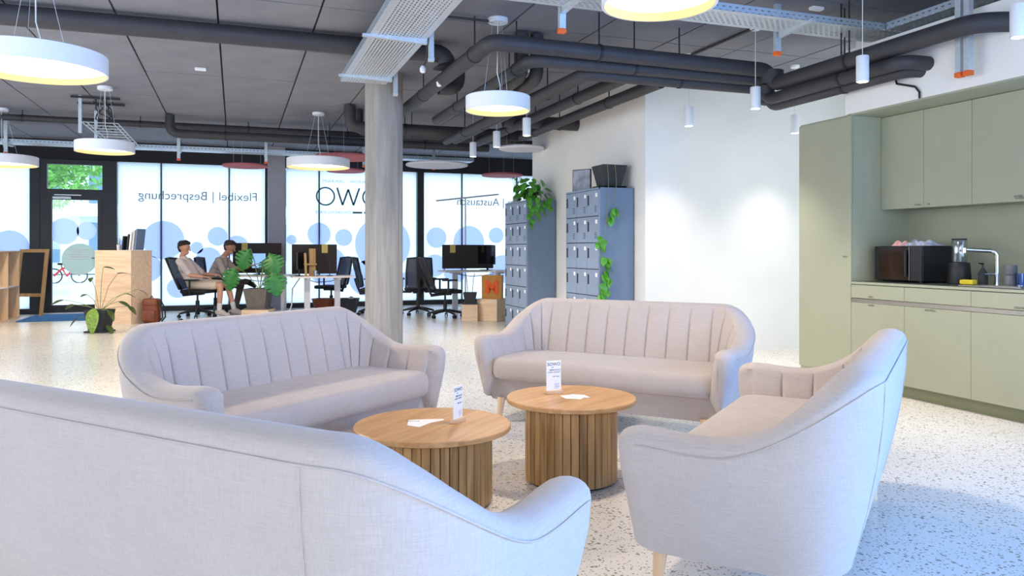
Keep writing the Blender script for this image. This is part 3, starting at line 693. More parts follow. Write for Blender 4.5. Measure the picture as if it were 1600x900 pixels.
# ---------------------------------------------------------------- coffee tables
def coffee_table(cx, cz, R, rb, h, label, n):
    X, Y = cg(cx, cz); t = thing('coffee_table', label, 'coffee table', (X, Y, 0), random.random(), 'round slatted coffee tables')
    MB().lathe([(R - .006, h - .026), (R, h - .022), (R, h - .004), (R - .004, h), (.0001, h)], 72).obj('table_top', 'oak_top', t, 40)
    MB().lathe([(rb - .018, .0), (rb - .018, h - .026)], 48).obj('core', 'slat_core', t, 40)
    wd = 2 * PI * rb / n; me = MB().rbox(-.011, .0, -wd / 2 + .002, wd / 2 - .002, .012, h - .027, .002, 1).mesh('slat', 'oak_slat')
    for k in range(n):
        a = 2 * PI * k / n; ob('slat', me, t, (rb * math.cos(a), rb * math.sin(a), 0), (0, 0, a))
    return X, Y
T1 = coffee_table(-.38, 3.68, .374, .285, .37, 'lower wider round oak table with slatted drum base, nearer the camera', 42)
T2 = coffee_table(.31, 4.03, .338, .24, .433, 'taller round oak table with slatted drum base, near the back sofa', 36)
def sign(X, Y, z, rz, label):
    t = thing('table_sign', label, 'sign', (X, Y, z), rz); t.scale = (1.1, 1.1, 1.1)
    MB().rbox(-.043, .043, -.017, .017, 0, .018, .003, 2).obj('wooden_foot', 'leg_wood', t)
    p = MB().box(-.038, .038, -.002, .002, .016, .160).obj('card', 'paper', t)
    R = (PI / 2, 0, 0); Y0 = -.0025
    text('card_print', 'SOWO', .022, 'print_dark', p, (0, Y0, .143), R, ext=.0003)
    MB().box(-.012, -.002, Y0 - .0005, Y0, .127, .1295).obj('card_print', 'print_dark', p)
    text('card_print', 'DEIN PLATZ', .0105, 'print_dark', p, (.006, Y0, .115), R, ext=.0003)
    text('card_print', 'FLEXIBEL | GEMEINSAM', .006, 'print_dark', p, (0, Y0, .104), R, ext=.0003)
    text('card_print', 'WIFI  GAST', .0075, 'print_dark', p, (.012, Y0, .083), R, ext=.0003)
    m = MB()
    for k in range(4): m.box(.004, .030 - .005 * (k % 2), Y0 - .0005, Y0, .048 - .007 * k, .0495 - .007 * k)
    m.obj('card_print', 'print_grey', p)
sx, sy = cg(.223, 4.11); sign(sx, sy, .433, -YAW + .35, 'white card in a small wooden foot on the taller table')
sx, sy = cg(-.262, 3.71); sign(sx, sy, .37, -YAW + 1.12, 'white card in a small wooden foot on the lower table, seen edge-on')
def flyer(x, z, h, rz, poly, label):
    X, Y = cg(x, z); o = MB().prism([(a * .95, b * 2.4) for a, b in poly], 0, .0015).obj('flyer', 'paper', None, None, (X, Y, h + .0005), (0, 0, rz)); tag(o, label, 'paper', 'flyers on the coffee tables'); return o
f1 = flyer(-.425, 3.72, .37, -YAW, [(-.085, .012), (-.075, -.035), (-.01, -.05), (.035, -.012), (.10, .012), (.09, .022), (.02, .02)], 'white flyers fanned out on the lower table')
text('flyer_print', 'SOWO', .02, 'print_dark', f1, (-.055, .0, .0018), (0, 0, 0), ext=.0002)
f2 = flyer(.325, 4.02, .433, -YAW, [(-.075, .008), (-.05, -.022), (.03, -.03), (.05, -.012), (.085, -.01), (.06, .018), (0, .025)], 'white flyers fanned out on the taller table')
text('flyer_print', 'SOWO', .012, 'print_dark', f2, (.0, .0, .0018), (0, 0, 0), ext=.0002)
# ---------------------------------------------------------------- kitchen
KX = 5.10
def front(parent, name, y0, y1, z0, z1, x=KX, mat='kitchen_green'):
    return MB().rbox(x - .001, x + .018, y0 + .0015, y1 - .0015, z0, z1, .0015, 1).obj(name, mat, parent)
def klabel(parent, s, y, z, x, size=.022):
    text('label_print', s, size, 'print_dark', parent, (x - .002, y, z), (PI / 2, 0, -PI / 2), ext=.0003)
t = thing('tall_cabinet', 'tall sage-green cabinet at the left end of the kitchen', 'cabinet', (0, 0, 0))
MB().box(KX + .02, 5.79, 5.352, 6.015, 0, 2.40).obj('carcass', 'kitchen_green', t)
dr = front(t, 'door', 5.352, 6.015, .10, 2.385); klabel(dr, 'PUTZ', 5.42, 1.14, KX)
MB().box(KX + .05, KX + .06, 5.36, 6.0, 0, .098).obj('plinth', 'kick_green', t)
ybs = [5.35, 4.78, 4.18, 3.58, 2.98, 2.38]
labs = [('MÜLL', 'PAPIER'), ('', 'RESTMÜLL'), ('GESCHIRRSPÜLER', ''), ('BESTECK', ''), ('', '')]
for k in range(5):
    y1, y0 = ybs[k], ybs[k + 1]
    nm = ['leftmost base cabinet unit with drawer, beside the tall cabinet', 'base cabinet unit below the kitchen tap, second from the tall cabinet', 'base cabinet unit cut by the right edge, third from the tall cabinet',
          'base cabinet unit beyond the right edge, fourth from the tall cabinet', 'base cabinet unit beyond the right edge, fifth from the tall cabinet'][k]
    if k > 2: continue
    t = thing('base_cabinet', nm, 'cabinet', (0, 0, 0), 0, 'green base cabinets of the kitchen row')
    MB().box(KX + .02, 5.79, y0 + .001, y1 - .001, .098, .90).obj('carcass', 'kitchen_green', t)
    a = front(t, 'drawer', y0, y1, .785, .898); b = front(t, 'door', y0, y1, .10, .745)
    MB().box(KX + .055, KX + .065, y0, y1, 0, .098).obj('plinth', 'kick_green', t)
    if labs[k][0]: klabel(a, labs[k][0], (y0 + y1) / 2 - (.12 if k == 2 else -.06), .80, KX)
    if labs[k][1]: klabel(b, labs[k][1], (y0 + y1) / 2 + (.06 if k == 0 else .05), .728, KX)
for k in range(3):
    y1, y0 = ybs[k], ybs[k + 1]
tag(MB().rbox(KX + .001, KX + .03, 2.4, 5.349, .748, .782, .004, 2).obj('handle_rail', 'steel'), 'long brushed-steel grip rail running under the kitchen drawers', 'handle')
wt = thing('worktop', 'continuous kitchen worktop with dark surface and green front edge', 'worktop')
MB().box(KX - .002, 5.79, 2.4, 5.349, .905, .925).obj('top_slab', 'kitchen_green', wt); MB().box(KX + .012, 5.79, 2.4, 5.349, .925, .930).obj('top_surface', 'counter_dark', wt)
sk = thing('sink', 'flat steel kitchen sink set into the worktop beside the coffee maker', 'sink', (5.40, 4.12, .930))
MB().box(-.2, .2, -.25, .25, 0, .006).obj('drainer', 'steel', sk); MB().rbox(-.15, .15, -.2, .1, .0055, .012, .004, 1).obj('bowl_rim', 'chrome', sk)
struct(MB().box(5.765, 5.80, 1.6, 5.352, .93, 1.57).obj('trim_4', 'kitchen_green'))
struct(MB().box(5.10, 5.80, 1.6, 5.352, 2.386, 2.402).obj('trim_5', 'kitchen_green'))
uy = [5.35, 4.90, 4.45, 4.0, 3.55, 3.1]
un = ['upper kitchen cabinet touching the tall cabinet', 'middle upper kitchen cabinet above the coffee maker', 'upper kitchen cabinet cut by the right edge']
for k in range(3):
    t = thing('wall_cabinet', un[k], 'cabinet', (0, 0, 0), 0, 'green wall cabinets of the kitchen')
    MB().box(5.46, 5.79, uy[k + 1] + .001, uy[k] - .001, 1.562, 2.384).obj('carcass', 'kitchen_green', t)
    dr = front(t, 'door', uy[k + 1], uy[k], 1.56, 2.382, 5.44)
    klabel(dr, ['TASSEN', 'TEE', 'GLÄSER'][k], uy[k + 1] + .06 if k != 1 else uy[k] - .05, 1.585, 5.44, .02)
    if k == 2: klabel(dr, 'GLÄSER', uy[2] - .38, 1.60, 5.44, .02)
# things on the worktop
ZT = .931
mw = thing('microwave', 'black microwave with mirror-like door on the worktop', 'microwave', (5.26, 4.76, ZT))
MB().rbox(.015, .36, 0, .49, .012, .305, .006).obj('housing', 'black_plastic', mw)
dr = MB().rbox(0, .018, .12, .488, .014, .303, .004).obj('door', 'black_gloss', mw); MB().rbox(-.022, -.008, .135, .155, .05, .27, .004).box(-.01, .002, .138, .152, .06, .075).box(-.01, .002, .138, .152, .245, .26).obj('handle', 'black_plastic', dr)
MB().rbox(.002, .018, .002, .117, .014, .303, .004).obj('control_panel', 'black_plastic', mw)
for k in range(4): MB().tube([(.05 + .27 * (k % 2), .05 + .39 * (k // 2), 0), (.05 + .27 * (k % 2), .05 + .39 * (k // 2), .014)], .015, 10).obj('foot', 'black_plastic', mw)
def cloth(x, y, z, rx, ry, h, mat, label, sd):
    rnd = random.Random(sd); N = 14; vs = []; fs = []
    ph = [rnd.uniform(0, 6) for _ in range(6)]
    for side in (1, 0):
        for i in range(N + 1):
            for j in range(N + 1):
                u, v = -1 + 2 * i / N, -1 + 2 * j / N; e = max(0, (1 - u ** 4)) * max(0, (1 - v ** 4))
                zz = h * e * (.55 + .25 * math.sin(4 * u + ph[0] + 2 * v) + .2 * math.sin(6 * v + ph[1])) if side else 0
                vs.append((u * rx * (1 + .1 * math.sin(3 * v + ph[2])), v * ry * (1 + .1 * math.sin(3 * u + ph[3])), zz + .001))
    b = (N + 1) ** 2
    for o_ in (0, b):
        for i in range(N):
            for j in range(N): fs.append((o_ + i * (N + 1) + j, o_ + (i + 1) * (N + 1) + j, o_ + (i + 1) * (N + 1) + j + 1, o_ + i * (N + 1) + j + 1))
    tag(MB().add(vs, fs).obj('tea_towel', mat, None, 60, (x, y, z)), label, 'towel')
cloth(5.36, 5.06, ZT + .305, .06, .06, .05, 'cloth_pink', 'crumpled pink cloth on top of the microwave', 1)
cloth(5.38, 4.92, ZT + .305, .08, .075, .06, 'cloth_grey', 'crumpled grey patterned cloth between two others on the microwave', 2)
cloth(5.40, 4.81, ZT + .305, .09, .075, .055, 'cloth_grey', 'crumpled blue-grey towel over the near end of the microwave', 5)
cm = thing('coffee_maker', 'black coffee grinder with a clear upright container beside the microwave', 'coffee maker', (5.45, 4.57, ZT))
MB().lathe([(.085, 0), (.088, .01), (.08, .12), (.075, .165), (.07, .17)], 28).obj('body', 'black_plastic', cm, 40)
MB().lathe([(.052, .17), (.056, .18), (.056, .34), (.052, .35)], 28).obj('container', 'jug_glass', cm, 40)
MB().lathe([(.053, .35), (.055, .352), (.055, .362), (.0001, .364)], 28).obj('lid', 'black_plastic', cm, 40)
sp = tag(MB().rbox(-.035, .035, -.05, .05, 0, .035, .008, 2).obj('sponge', 'yellow_sponge', None, None, (5.28, 4.35, ZT + .008), (0, 0, .2)), 'yellow sponge at the sink edge', 'sponge')
sd = thing('soap_dispenser', 'dark pump soap bottle beside the kitchen tap', 'bottle', (5.42, 4.34, ZT))
MB().lathe([(.032, 0), (.034, .01), (.034, .09), (.018, .115), (.014, .125), (.014, .13)], 20).obj('bottle_body', 'pot_dark', sd, 40)
MB().tube([(0, 0, .13), (0, 0, .165), (-.04, 0, .168)], .006, 8).obj('pump', 'black_plastic', sd)
fc = thing('tap', 'chrome kitchen tap with angled spout', 'tap', (5.48, 4.27, ZT))
MB().tube([(0, 0, 0), (0, 0, .23), (-.01, .01, .255), (-.04, .03, .265), (-.19, .12, .275)], .016, 14).obj('spout', 'chrome', fc, 50)
MB().tube([(-.19, .12, .285), (-.19, .12, .25)], .018, 12).obj('nozzle', 'chrome', fc); MB().tube([(0, 0, .085), (-.075, .045, .085)], .008, 10).obj('lever', 'chrome', fc); MB().lathe([(.025, 0), (.024, .012), (.017, .014)], 20).obj('base_ring', 'chrome', fc)
for k, lab in enumerate(('lower grey glazed cup of the stack beside the tap', 'upper grey glazed cup of the stack beside the tap')):
    tag(MB().lathe([(.037, .0), (.043, .008), (.044, .075), (.041, .075), (.038, .012), (.0001, .012)], 24).obj('cup', 'cup_grey', None, 40, (5.40, 4.10, ZT + .008 + .076 * k)), lab, 'cup', 'stacked grey cups')
for k, (x, y) in enumerate(((5.36, 3.99), (5.46, 4.02))):
    tag(MB().lathe([(.026, 0), (.034, .004), (.036, .10), (.033, .10), (.031, .01), (.0001, .01)], 20).obj('drinking_glass', 'blue_glass', None, 40, (x, y, ZT)), ['blue drinking glass in front, beside the blue bottle', 'blue drinking glass behind, beside the blue bottle'][k], 'glass', 'blue glasses')
bt = thing('bottle', 'blue bottle with black cap at the right edge of the worktop', 'bottle', (5.38, 3.87, ZT))
MB().lathe([(.038, 0), (.04, .01), (.04, .105), (.03, .13)], 22).obj('bottle_body', 'mat_blue', bt, 40); MB().lathe([(.03, .13), (.026, .165), (.02, .20), (.0001, .203)], 22).obj('cap', 'black_plastic', bt, 40)
# ---------------------------------------------------------------- lockers
def locker(y0, label, vents):
    t = thing('locker', label, 'locker', (3.90, y0, 0)); Wd, Hh, Dp, base = .93, 1.92, .44, .06
    MB().box(.012, Dp, 0, Wd, 0, Hh).obj('cabinet_body', 'locker_blue', t)
    MB().box(.0, .012, 0, .012, 0, Hh).box(0, .012, Wd - .012, Wd, 0, Hh).box(0, .012, 0, Wd, Hh - .02, Hh).box(0, .012, 0, Wd, 0, base).obj('face_frame', 'locker_door', t)
    MB().box(.008, .0125, .012, Wd - .012, base, Hh - .02).obj('shadow_gap', 'locker_shadow', t)
    cw, rh = (Wd - .024) / 3, (Hh - .02 - base) / 6
    dm = MB().rbox(-.004, .008, .003, cw - .003, .005, rh - .005, .002, 1).mesh('door', 'locker_door'); hm = MB().rbox(-.012, -.003, cw - .055, cw - .028, rh * .42, rh * .80, .004, 2).mesh('handle', 'black_plastic')
    lm = MB().box(-.0055, -.003, .03, .075, rh * .72, rh * .86).mesh('number_plate', 'label_white')
    vv = MB()
    for q in range(4): vv.box(-.0055, -.003, .04, .10, rh * .16 + q * .02, rh * .16 + q * .02 + .007)
    vm = vv.mesh('vent_slots', 'locker_shadow')
    for i in range(3):
        for j in range(6):
            dd = ob('door', dm, t, (0, .012 + i * cw, base + j * rh)); ob('handle', hm, dd); ob('number_plate', lm, dd)
            if j >= 4: ob('vent_slots', vm, dd)
    return t
locker(10.21, 'blue-grey steel locker bank with bushy plant on top, farther one', True)
locker(7.90, 'blue-grey steel locker bank with framed picture on top, nearer one', True)
# ---------------------------------------------------------------- plants helper
def leaf_mesh(name, mat, L, Wd, notches=0, bend=.25, heart=False):
    """leaf lying along +x from its stalk, slightly folded and drooping"""
    N = 18; pts = []
    def half(u):
        if heart: return Wd * (math.sin(PI * min(1, u * 1.02)) ** .55) * (1 - .62 * u) * 1.25
        return Wd * math.sin(PI * u ** .8) ** .8
    vs = []; fs = []
    def P(u, sd, k): 
        y = sd * half(u) * k; x = L * u - (.12 * L * k if heart and u < .25 else 0)
        return (x, y, -bend * L * u * u + .12 * abs(y))
    if not notches:
        for i in range(N + 1):
            for k in (-1, -.5, 0, .5, 1): vs.append(P(i / N, 1 if k >= 0 else -1, abs(k)))
        for i in range(N):
            for j in range(4): fs.append((i * 5 + j, i * 5 + j + 1, (i + 1) * 5 + j + 1, (i + 1) * 5 + j))
    else:
        for sd in (-1, 1):                                          # lobes separated by deep cuts
            b = len(vs); C = 30
            for i in range(C + 1):
                u = i / C; ph = (u * notches) % 1; cut = .38 if (ph > .74 and .12 < u < .93) else 1.0
                for k in (0, .36, .7, 1.0):
                    uu = min(1, u + .10 * k * (1 - u)); p = P(uu, sd, min(k, cut) if k > cut else k); p = (p[0], sd * half(max(.02, min(.985, u))) * min(k, cut), p[2]); vs.append(p)
            for i in range(C):
                for j in range(3):
                    q = (b + i * 4 + j, b + i * 4 + j + 1, b + (i + 1) * 4 + j + 1, b + (i + 1) * 4 + j); fs.append(q)
    n = len(vs); vs2 = vs + [(x, y, z - .0015) for x, y, z in vs]; fs2 = fs + [tuple(n + i for i in f[::-1]) for f in fs]
    me = bpy.data.meshes.new(name); me.from_pydata(vs2, [], fs2); me.materials.append(M[mat]); me.shade_smooth()
    return me
def add_leaf(par, me, pos, yaw, pitch, roll=0, sc=1, name='leaf'):
    o = ob(name, me, par, pos); o.rotation_euler = Euler((roll, pitch, yaw), 'XYZ'); o.scale = (sc,) * 3; return o
def square_pot(t, w0, w1, h, mat, saucer=True, z=0):
    m = MB(); a, b, c = w0 / 2, w1 / 2, w1 / 2 - .015; h0 = h - .03
    vs = [(sx * r, sy * r, zz) for (r, zz) in ((a, .0), (b, h), (c, h), (c - .005, h0)) for sx, sy in ((-1, -1), (1, -1), (1, 1), (-1, 1))]
    fs = [(3, 2, 1, 0)] + [(i * 4 + j, i * 4 + (j + 1) % 4, (i + 1) * 4 + (j + 1) % 4, (i + 1) * 4 + j) for i in range(3) for j in range(4)]
    m.add([(x, y, zz + z) for x, y, zz in vs], fs); m.obj('pot', mat, t)
    MB().box(-c + .004, c - .004, -c + .004, c - .004, z + h0 - .01, z + h0 + .004).obj('soil', 'soil', t)
    if saucer: MB().rbox(-a - .05, a + .05, -a - .05, a + .05, z - .0, z + .025, .005, 1).obj('saucer', mat, t)
MON = leaf_mesh('leaf', 'leaf_monstera', .40, .19, 6, .25); CAL = leaf_mesh('leaf', 'leaf_calathea', .17, .045, 0, .35); VAR = leaf_mesh('leaf', 'leaf_variegated', .30, .075, 0, .5)
POT = leaf_mesh('leaf', 'leaf_pothos', .10, .045, 0, .3, True)
def stem(par, pts, r=.006, mat='stem_green'):
    P = [Vector(p) for p in pts]; out = []
    for i in range(len(P) - 1):
        for k in range(4): out.append(P[i].lerp(P[i + 1], k / 4))
    out.append(P[-1]); return MB().tube(out, r, 6).obj('stem', mat, par, 60)
# monstera on its crate
crx, cry = cg(-4.52, 13.7)
cr = thing('plant_crate', 'low pale wooden crate under the monstera', 'crate', (crx, cry, 0), -YAW)
MB().rbox(-.24, .24, -.2, .2, .02, .15, .004, 1).obj('crate_body', 'crate_wood', cr); MB().box(-.22, .22, -.18, .18, 0, .02).obj('foot_rim', 'slat_core', cr)
mo = thing('monstera', 'big-leaved monstera in a grey square pot before the desks', 'plant', (crx, cry, .15), -YAW)
square_pot(mo, .30, .42, .37, 'pot_grey')
def hang_leaf(par, me, pos, dx, tilt, sc, nx=0.):
    """leaf hanging tip-down with its face to the room"""
    X_ = Vector((dx, -.25, -1)).normalized(); Z_ = Vector((nx, -1, tilt)); Z_ = (Z_ - X_ * Z_.dot(X_)).normalized(); Y_ = Z_.cross(X_)
    o = ob('leaf', me, par, pos); o.rotation_euler = Matrix((X_, Y_, Z_)).transposed().to_euler(); o.scale = (sc,) * 3; return o
for (x, y, z, dx, tl, nx, sc) in ((-.12, -.08, 1.08, -.55, .5, -.2, 1.08), (.22, -.10, 1.00, .55, .4, .3, 1.0), (-.36, -.14, .76, -.35, .6, -.2, 1.08), (.28, -.14, .68, .35, .4, .3, 1.12), (.10, .12, .92, .1, .8, .1, .75)):
    hang_leaf(mo, MON, (x, y, z), dx, tl, sc, nx); stem(mo, [(.02, 0, .34), (x * .5, y * .5, .34 + (z - .34) * .7), (x, y + .01, z)], .008)
# calathea by the entrance
cax, cay = cg(-6.05, 11.27)
ca = thing('calathea', 'spindly calathea with one broad striped leaf in a black pot by the pedestal', 'plant', (cax, cay, 0), -YAW)
square_pot(ca, .21, .31, .33, 'pot_dark')
for (x, y, z, yaw, pit, sc) in ((.05, 0, .95, .3, -.1, .9), (.23, .05, .85, .1, -.25, 1.25), (-.10, -.05, .80, 2.2, .2, .8), (-.52, 0, .47, 3.3, .1, 1.1), (-.40, .05, .40, 3.0, .2, .9), (-.24, -.1, .22, 3.6, .5, 1.0), (-.18, 0, .55, 2.9, 0, .7), (.30, -.05, .45, .2, .25, 1.2), (.42, .0, .38, -.2, .5, 1.0), (.30, .1, .56, .5, .1, 1.0), (.2, -.15, .33, -.4, .6, 1.1), (.5, .1, .62, .1, .2, 1.0)):
    add_leaf(ca, CAL, (x, y, z), yaw, pit, random.uniform(-.4, .4), sc); stem(ca, [(x * .1, 0, .33), (x * .5, y * .5, .33 + (z - .33) * .65), (x, y, z)], .004)
add_leaf(ca, VAR, (.02, -.20, .36), -1.35, .95, 0, 1.15, 'striped_leaf'); add_leaf(ca, CAL, (.20, -.18, .12), -.5, .5, 0, 1.1)
# plants and picture on the lockers
po = thing('pothos', 'bushy trailing pothos on the farther locker bank', 'plant', (4.05, 10.42, 1.92))
MB().lathe([(.07, 0), (.10, .13), (.09, .13), (.085, .11), (.0001, .11)], 20).obj('pot', 'pot_dark', po, 40)
rnd = random.Random(5)
for k in range(70):
    a = rnd.uniform(0, 2 * PI); r = rnd.uniform(.02, .25); z = rnd.uniform(.06, .34) - r * .25
    add_leaf(po, POT, (r * math.cos(a) - .03, r * math.sin(a) - .02, z), a, rnd.uniform(-.1, .9), rnd.uniform(-.5, .5), rnd.uniform(.8, 1.25))
for k, (dy, n) in enumerate(((-.26, 7), (-.30, 5), (-.27, 4), (-.24, 3))):
    x0 = -.12 + .1 * k; stem(po, [(0, 0, .12), (x0 * .6, dy * .7, .14), (x0, dy, .0), (x0, dy - .01, -.06 * n)], .003)
    for q in range(n): add_leaf(po, POT, (x0 + rnd.uniform(-.03, .03), dy - .02, .02 - .06 * q), rnd.uniform(-2.4, -.8), 1.0, rnd.uniform(-.4, .4), rnd.uniform(.8, 1.1))
va = thing('glass_vase', 'clear glass bottle with water left of the pothos', 'vase', (4.02, 10.98, 1.92))
MB().lathe([(.05, 0), (.055, .01), (.055, .12), (.05, .14), (.03, .2), (.03, .28)], 20, cap=False).obj('vessel', 'clear_glass', va, 40); MB().lathe([(.049, .006), (.05, .10)], 20).obj('water', 'film_circle_door', va)
for k in range(5): a = k * 1.3; stem(va, [(0, 0, .05), (.02 * math.cos(a), .02 * math.sin(a), .25), (.07 * math.cos(a), .07 * math.sin(a), .38)], .0025); add_leaf(va, POT, (.07 * math.cos(a), .07 * math.sin(a), .38), a, .3, 0, .5)
pf = thing('framed_picture', 'small dark framed picture leaning on the nearer locker bank', 'picture', (4.03, 8.64, 1.92), -.95)
o = MB().rbox(-.13, .13, -.012, .012, 0, .28, .003, 1).obj('frame', 'black_plastic', pf); MB().box(-.12, .12, -.0145, -.012, .01, .27).obj('print', 'photo_print', pf)
pl = thing('hanging_plant', 'square slate planter with one long trailing vine on the nearer locker bank', 'plant', (4.13, 8.10, 1.92))
square_pot(pl, .20, .31, .27, 'pot_dark')
MB().rbox(-.15, .15, -.15, .15, 0, .03, .004, 1).obj('tray', 'pot_dark', pl)
stem(pl, [(-.05, -.1, .25), (-.11, -.17, .26), (-.12, -.215, .1), (-.13, -.225, -.2), (-.17, -.235, -.55), (-.235, -.22, -.62), (-.18, -.235, -.9), (-.20, -.235, -1.25)], .003)
stem(pl, [(.0, -.1, .25), (-.01, -.17, .26), (-.02, -.22, .05), (-.06, -.23, -.22)], .003)
rnd = random.Random(9)
for (x, z, n) in ((-.05, -.24, 3), (-.09, -.33, 3), (-.25, -.60, 4), (-.20, -.64, 3), (-.16, -.82, 5), (-.13, -.88, 4), (-.17, -.98, 5), (-.15, -1.06, 5), (-.18, -1.14, 5), (-.21, -1.22, 6), (-.19, -1.30, 4)):
    for q in range(n): add_leaf(pl, POT, (x + rnd.uniform(-.03, .03), -.245, z + rnd.uniform(-.04, .04)), rnd.uniform(-2.6, -.5), rnd.uniform(.7, 1.2), rnd.uniform(-.4, .4), rnd.uniform(.7, 1.05))
# ---------------------------------------------------------------- entrance corner
sh = thing('open_shelf', 'low open wooden shelf unit at the left edge by the door', 'shelf', (-3.62, 12.9, 0))
Ls, Hs = 2.95, 1.19
for y in (0, .74, 1.47, 2.21, Ls - .02): MB().box(-.36, 0, y, y + .02, 0, Hs - .02).obj('upright', 'ply', sh)
MB().box(-.36, .005, 0, Ls, Hs - .02, Hs).obj('top_board', 'ply', sh); MB().box(-.36, -.345, 0, Ls, .02, Hs - .02).obj('back_board', 'ply', sh)
for k in range(4): MB().box(-.345, -.002, .02 + .735 * k, .74 + .735 * k, .56, .575).obj('shelf_board', 'label_white', sh); MB().box(-.345, -.002, .02 + .735 * k, .74 + .735 * k, .0, .02).obj('bottom_board', 'ply', sh)
hd = thing('headphones', 'black headphones lying in the open shelf', 'headphones', (-3.74, 14.75, .575))
MB().tube([(0, .09 * math.cos(a), .06 + .10 * math.sin(a)) for a in [PI * k / 10 for k in range(11)]], .012, 8).obj('headband', 'black_plastic', hd, 60)
for s in (-1, 1): MB().ball((0, s * .09, .05), .045, .03, .05).obj('ear_cup', 'black_plastic', hd, 60)
ez = thing('chalkboard_easel', 'leaning wooden easel with a black board beside the door', 'easel', (-3.52, 15.95, 0), -YAW)
def slope(z): return .16 * z
for x in (-.26, .20):
    MB().add([(x + dx, y0 + slope(z), z) for z in (0, 1.22) for dx, y0 in ((0, 0), (.06, 0), (.06, .03), (0, .03))], [(3, 2, 1, 0), (4, 5, 6, 7), (0, 1, 5, 4), (1, 2, 6, 5), (2, 3, 7, 6), (3, 0, 4, 7)]).obj('leg', 'frame_wood', ez)
MB().add([(x, y0 + slope(z), z) for z in (.42, 1.16) for x, y0 in ((-.2, .002), (.2, .002), (.2, .02), (-.2, .02))], [(3, 2, 1, 0), (4, 5, 6, 7), (0, 1, 5, 4), (1, 2, 6, 5), (2, 3, 7, 6), (3, 0, 4, 7)]).obj('board', 'black_frame', ez)
for z in (.36, 1.16): MB().box(-.2, .2, slope(z), slope(z) + .028, z, z + .06).obj('cross_rail', 'frame_wood', ez)
tag(MB().rbox(-.62, .62, -.72, .72, 0, .014, .004, 1).obj('door_mat', 'mat_blue', None, None, (-2.83, 15.55, .001)), 'blue door mat on the floor inside the glass door', 'mat')
pdx, pdy = cg(-6.43, 12.72)
pd = thing('wooden_pedestal', 'tall plain plywood pedestal box left of the seated men', 'pedestal', (pdx, pdy, 0), -YAW - .22)
MB().box(-.34, .34, -.25, .25, 0, 1.18).obj('box_body', 'crate_wood', pd); MB().rbox(-.345, .345, -.255, .255, 1.18, 1.20, .002, 1).obj('top_board', 'crate_wood', pd)
for k, (x, hgt, mt, lab) in enumerate(((.02, .23, 'black_frame', 'wide dark folder'), (.10, .26, 'pot_dark', 'charcoal folder'), (.14, .30, 'label_white', 'white brochure'), (.19, .33, 'desk_leg', 'tall grey brochure'), (.23, .35, 'locker_blue', 'tallest blue-grey brochure'))):
    X, Y = cg(-6.43 + x + .02, 12.72)
    o = tag(MB().box(-.012, .012, -.10, .10, 0, hgt).obj('brochure', mt, None, None, (X, Y, 1.201), (0, .12, -YAW - .22)), lab + ' standing on the plywood pedestal', 'brochure', 'brochures on the pedestal')
    o.location.z = 1.203 + .012 * math.sin(.12)
X, Y = cg(-6.48, 12.66); pc = thing('pencil_cup', 'small cup of pens on the plywood pedestal', 'cup', (X, Y, 1.20))
MB().lathe([(.03, 0), (.035, .09), (.031, .09), (.028, .01), (.0001, .01)], 16).obj('cup_body', 'desk_leg', pc, 40)
for k in range(4): MB().tube([(.0, 0, .02), (.03 * math.cos(k * 1.7), .03 * math.sin(k * 1.7), .20)], .004, 6).obj('pen', ['frame_wood', 'label_white', 'pot_dark', 'print_teal'][k], pc)
bx, by = cg(-6.02, 12.55)
bp = thing('backpack', 'brown leather backpack on the floor against the pedestal', 'backpack', (bx + .12, by + .02, 0), -YAW)
m = MB(); m.rbox(-.13, .13, -.09, .09, 0, .40, .06, 4); bb = m.obj('bag_body', 'leather_brown', bp, 60)
MB().rbox(-.10, .10, -.125, -.085, .04, .22, .02, 3).obj('front_pocket', 'leather_brown', bp, 60); MB().rbox(-.125, .125, -.10, .095, .27, .41, .045, 3).obj('flap', 'leather_brown', bp, 60)
for s in (-1, 1): MB().tube([(.12, .05 * s, .38), (.19, .05 * s, .25), (.20, .05 * s, .10), (.14, .05 * s, .03)], .012, 8).obj('strap', 'shoe_black', bp, 60)
MB().tube([(-.03, 0, .40), (0, 0, .45), (.03, 0, .40)], .008, 8).obj('carry_loop', 'leather_brown', bp, 60)
tag(MB().tube([(.0, 0, .012), (.08, .03, .012), (.16, -.02, .012), (.24, .02, .05), (.30, .0, .012), (.36, .03, .012)], .012, 8).obj('strap', 'shoe_black', None, 60, (bx + .33, by, 0.001)), 'loose black strap lying on the floor beside the backpack', 'strap')
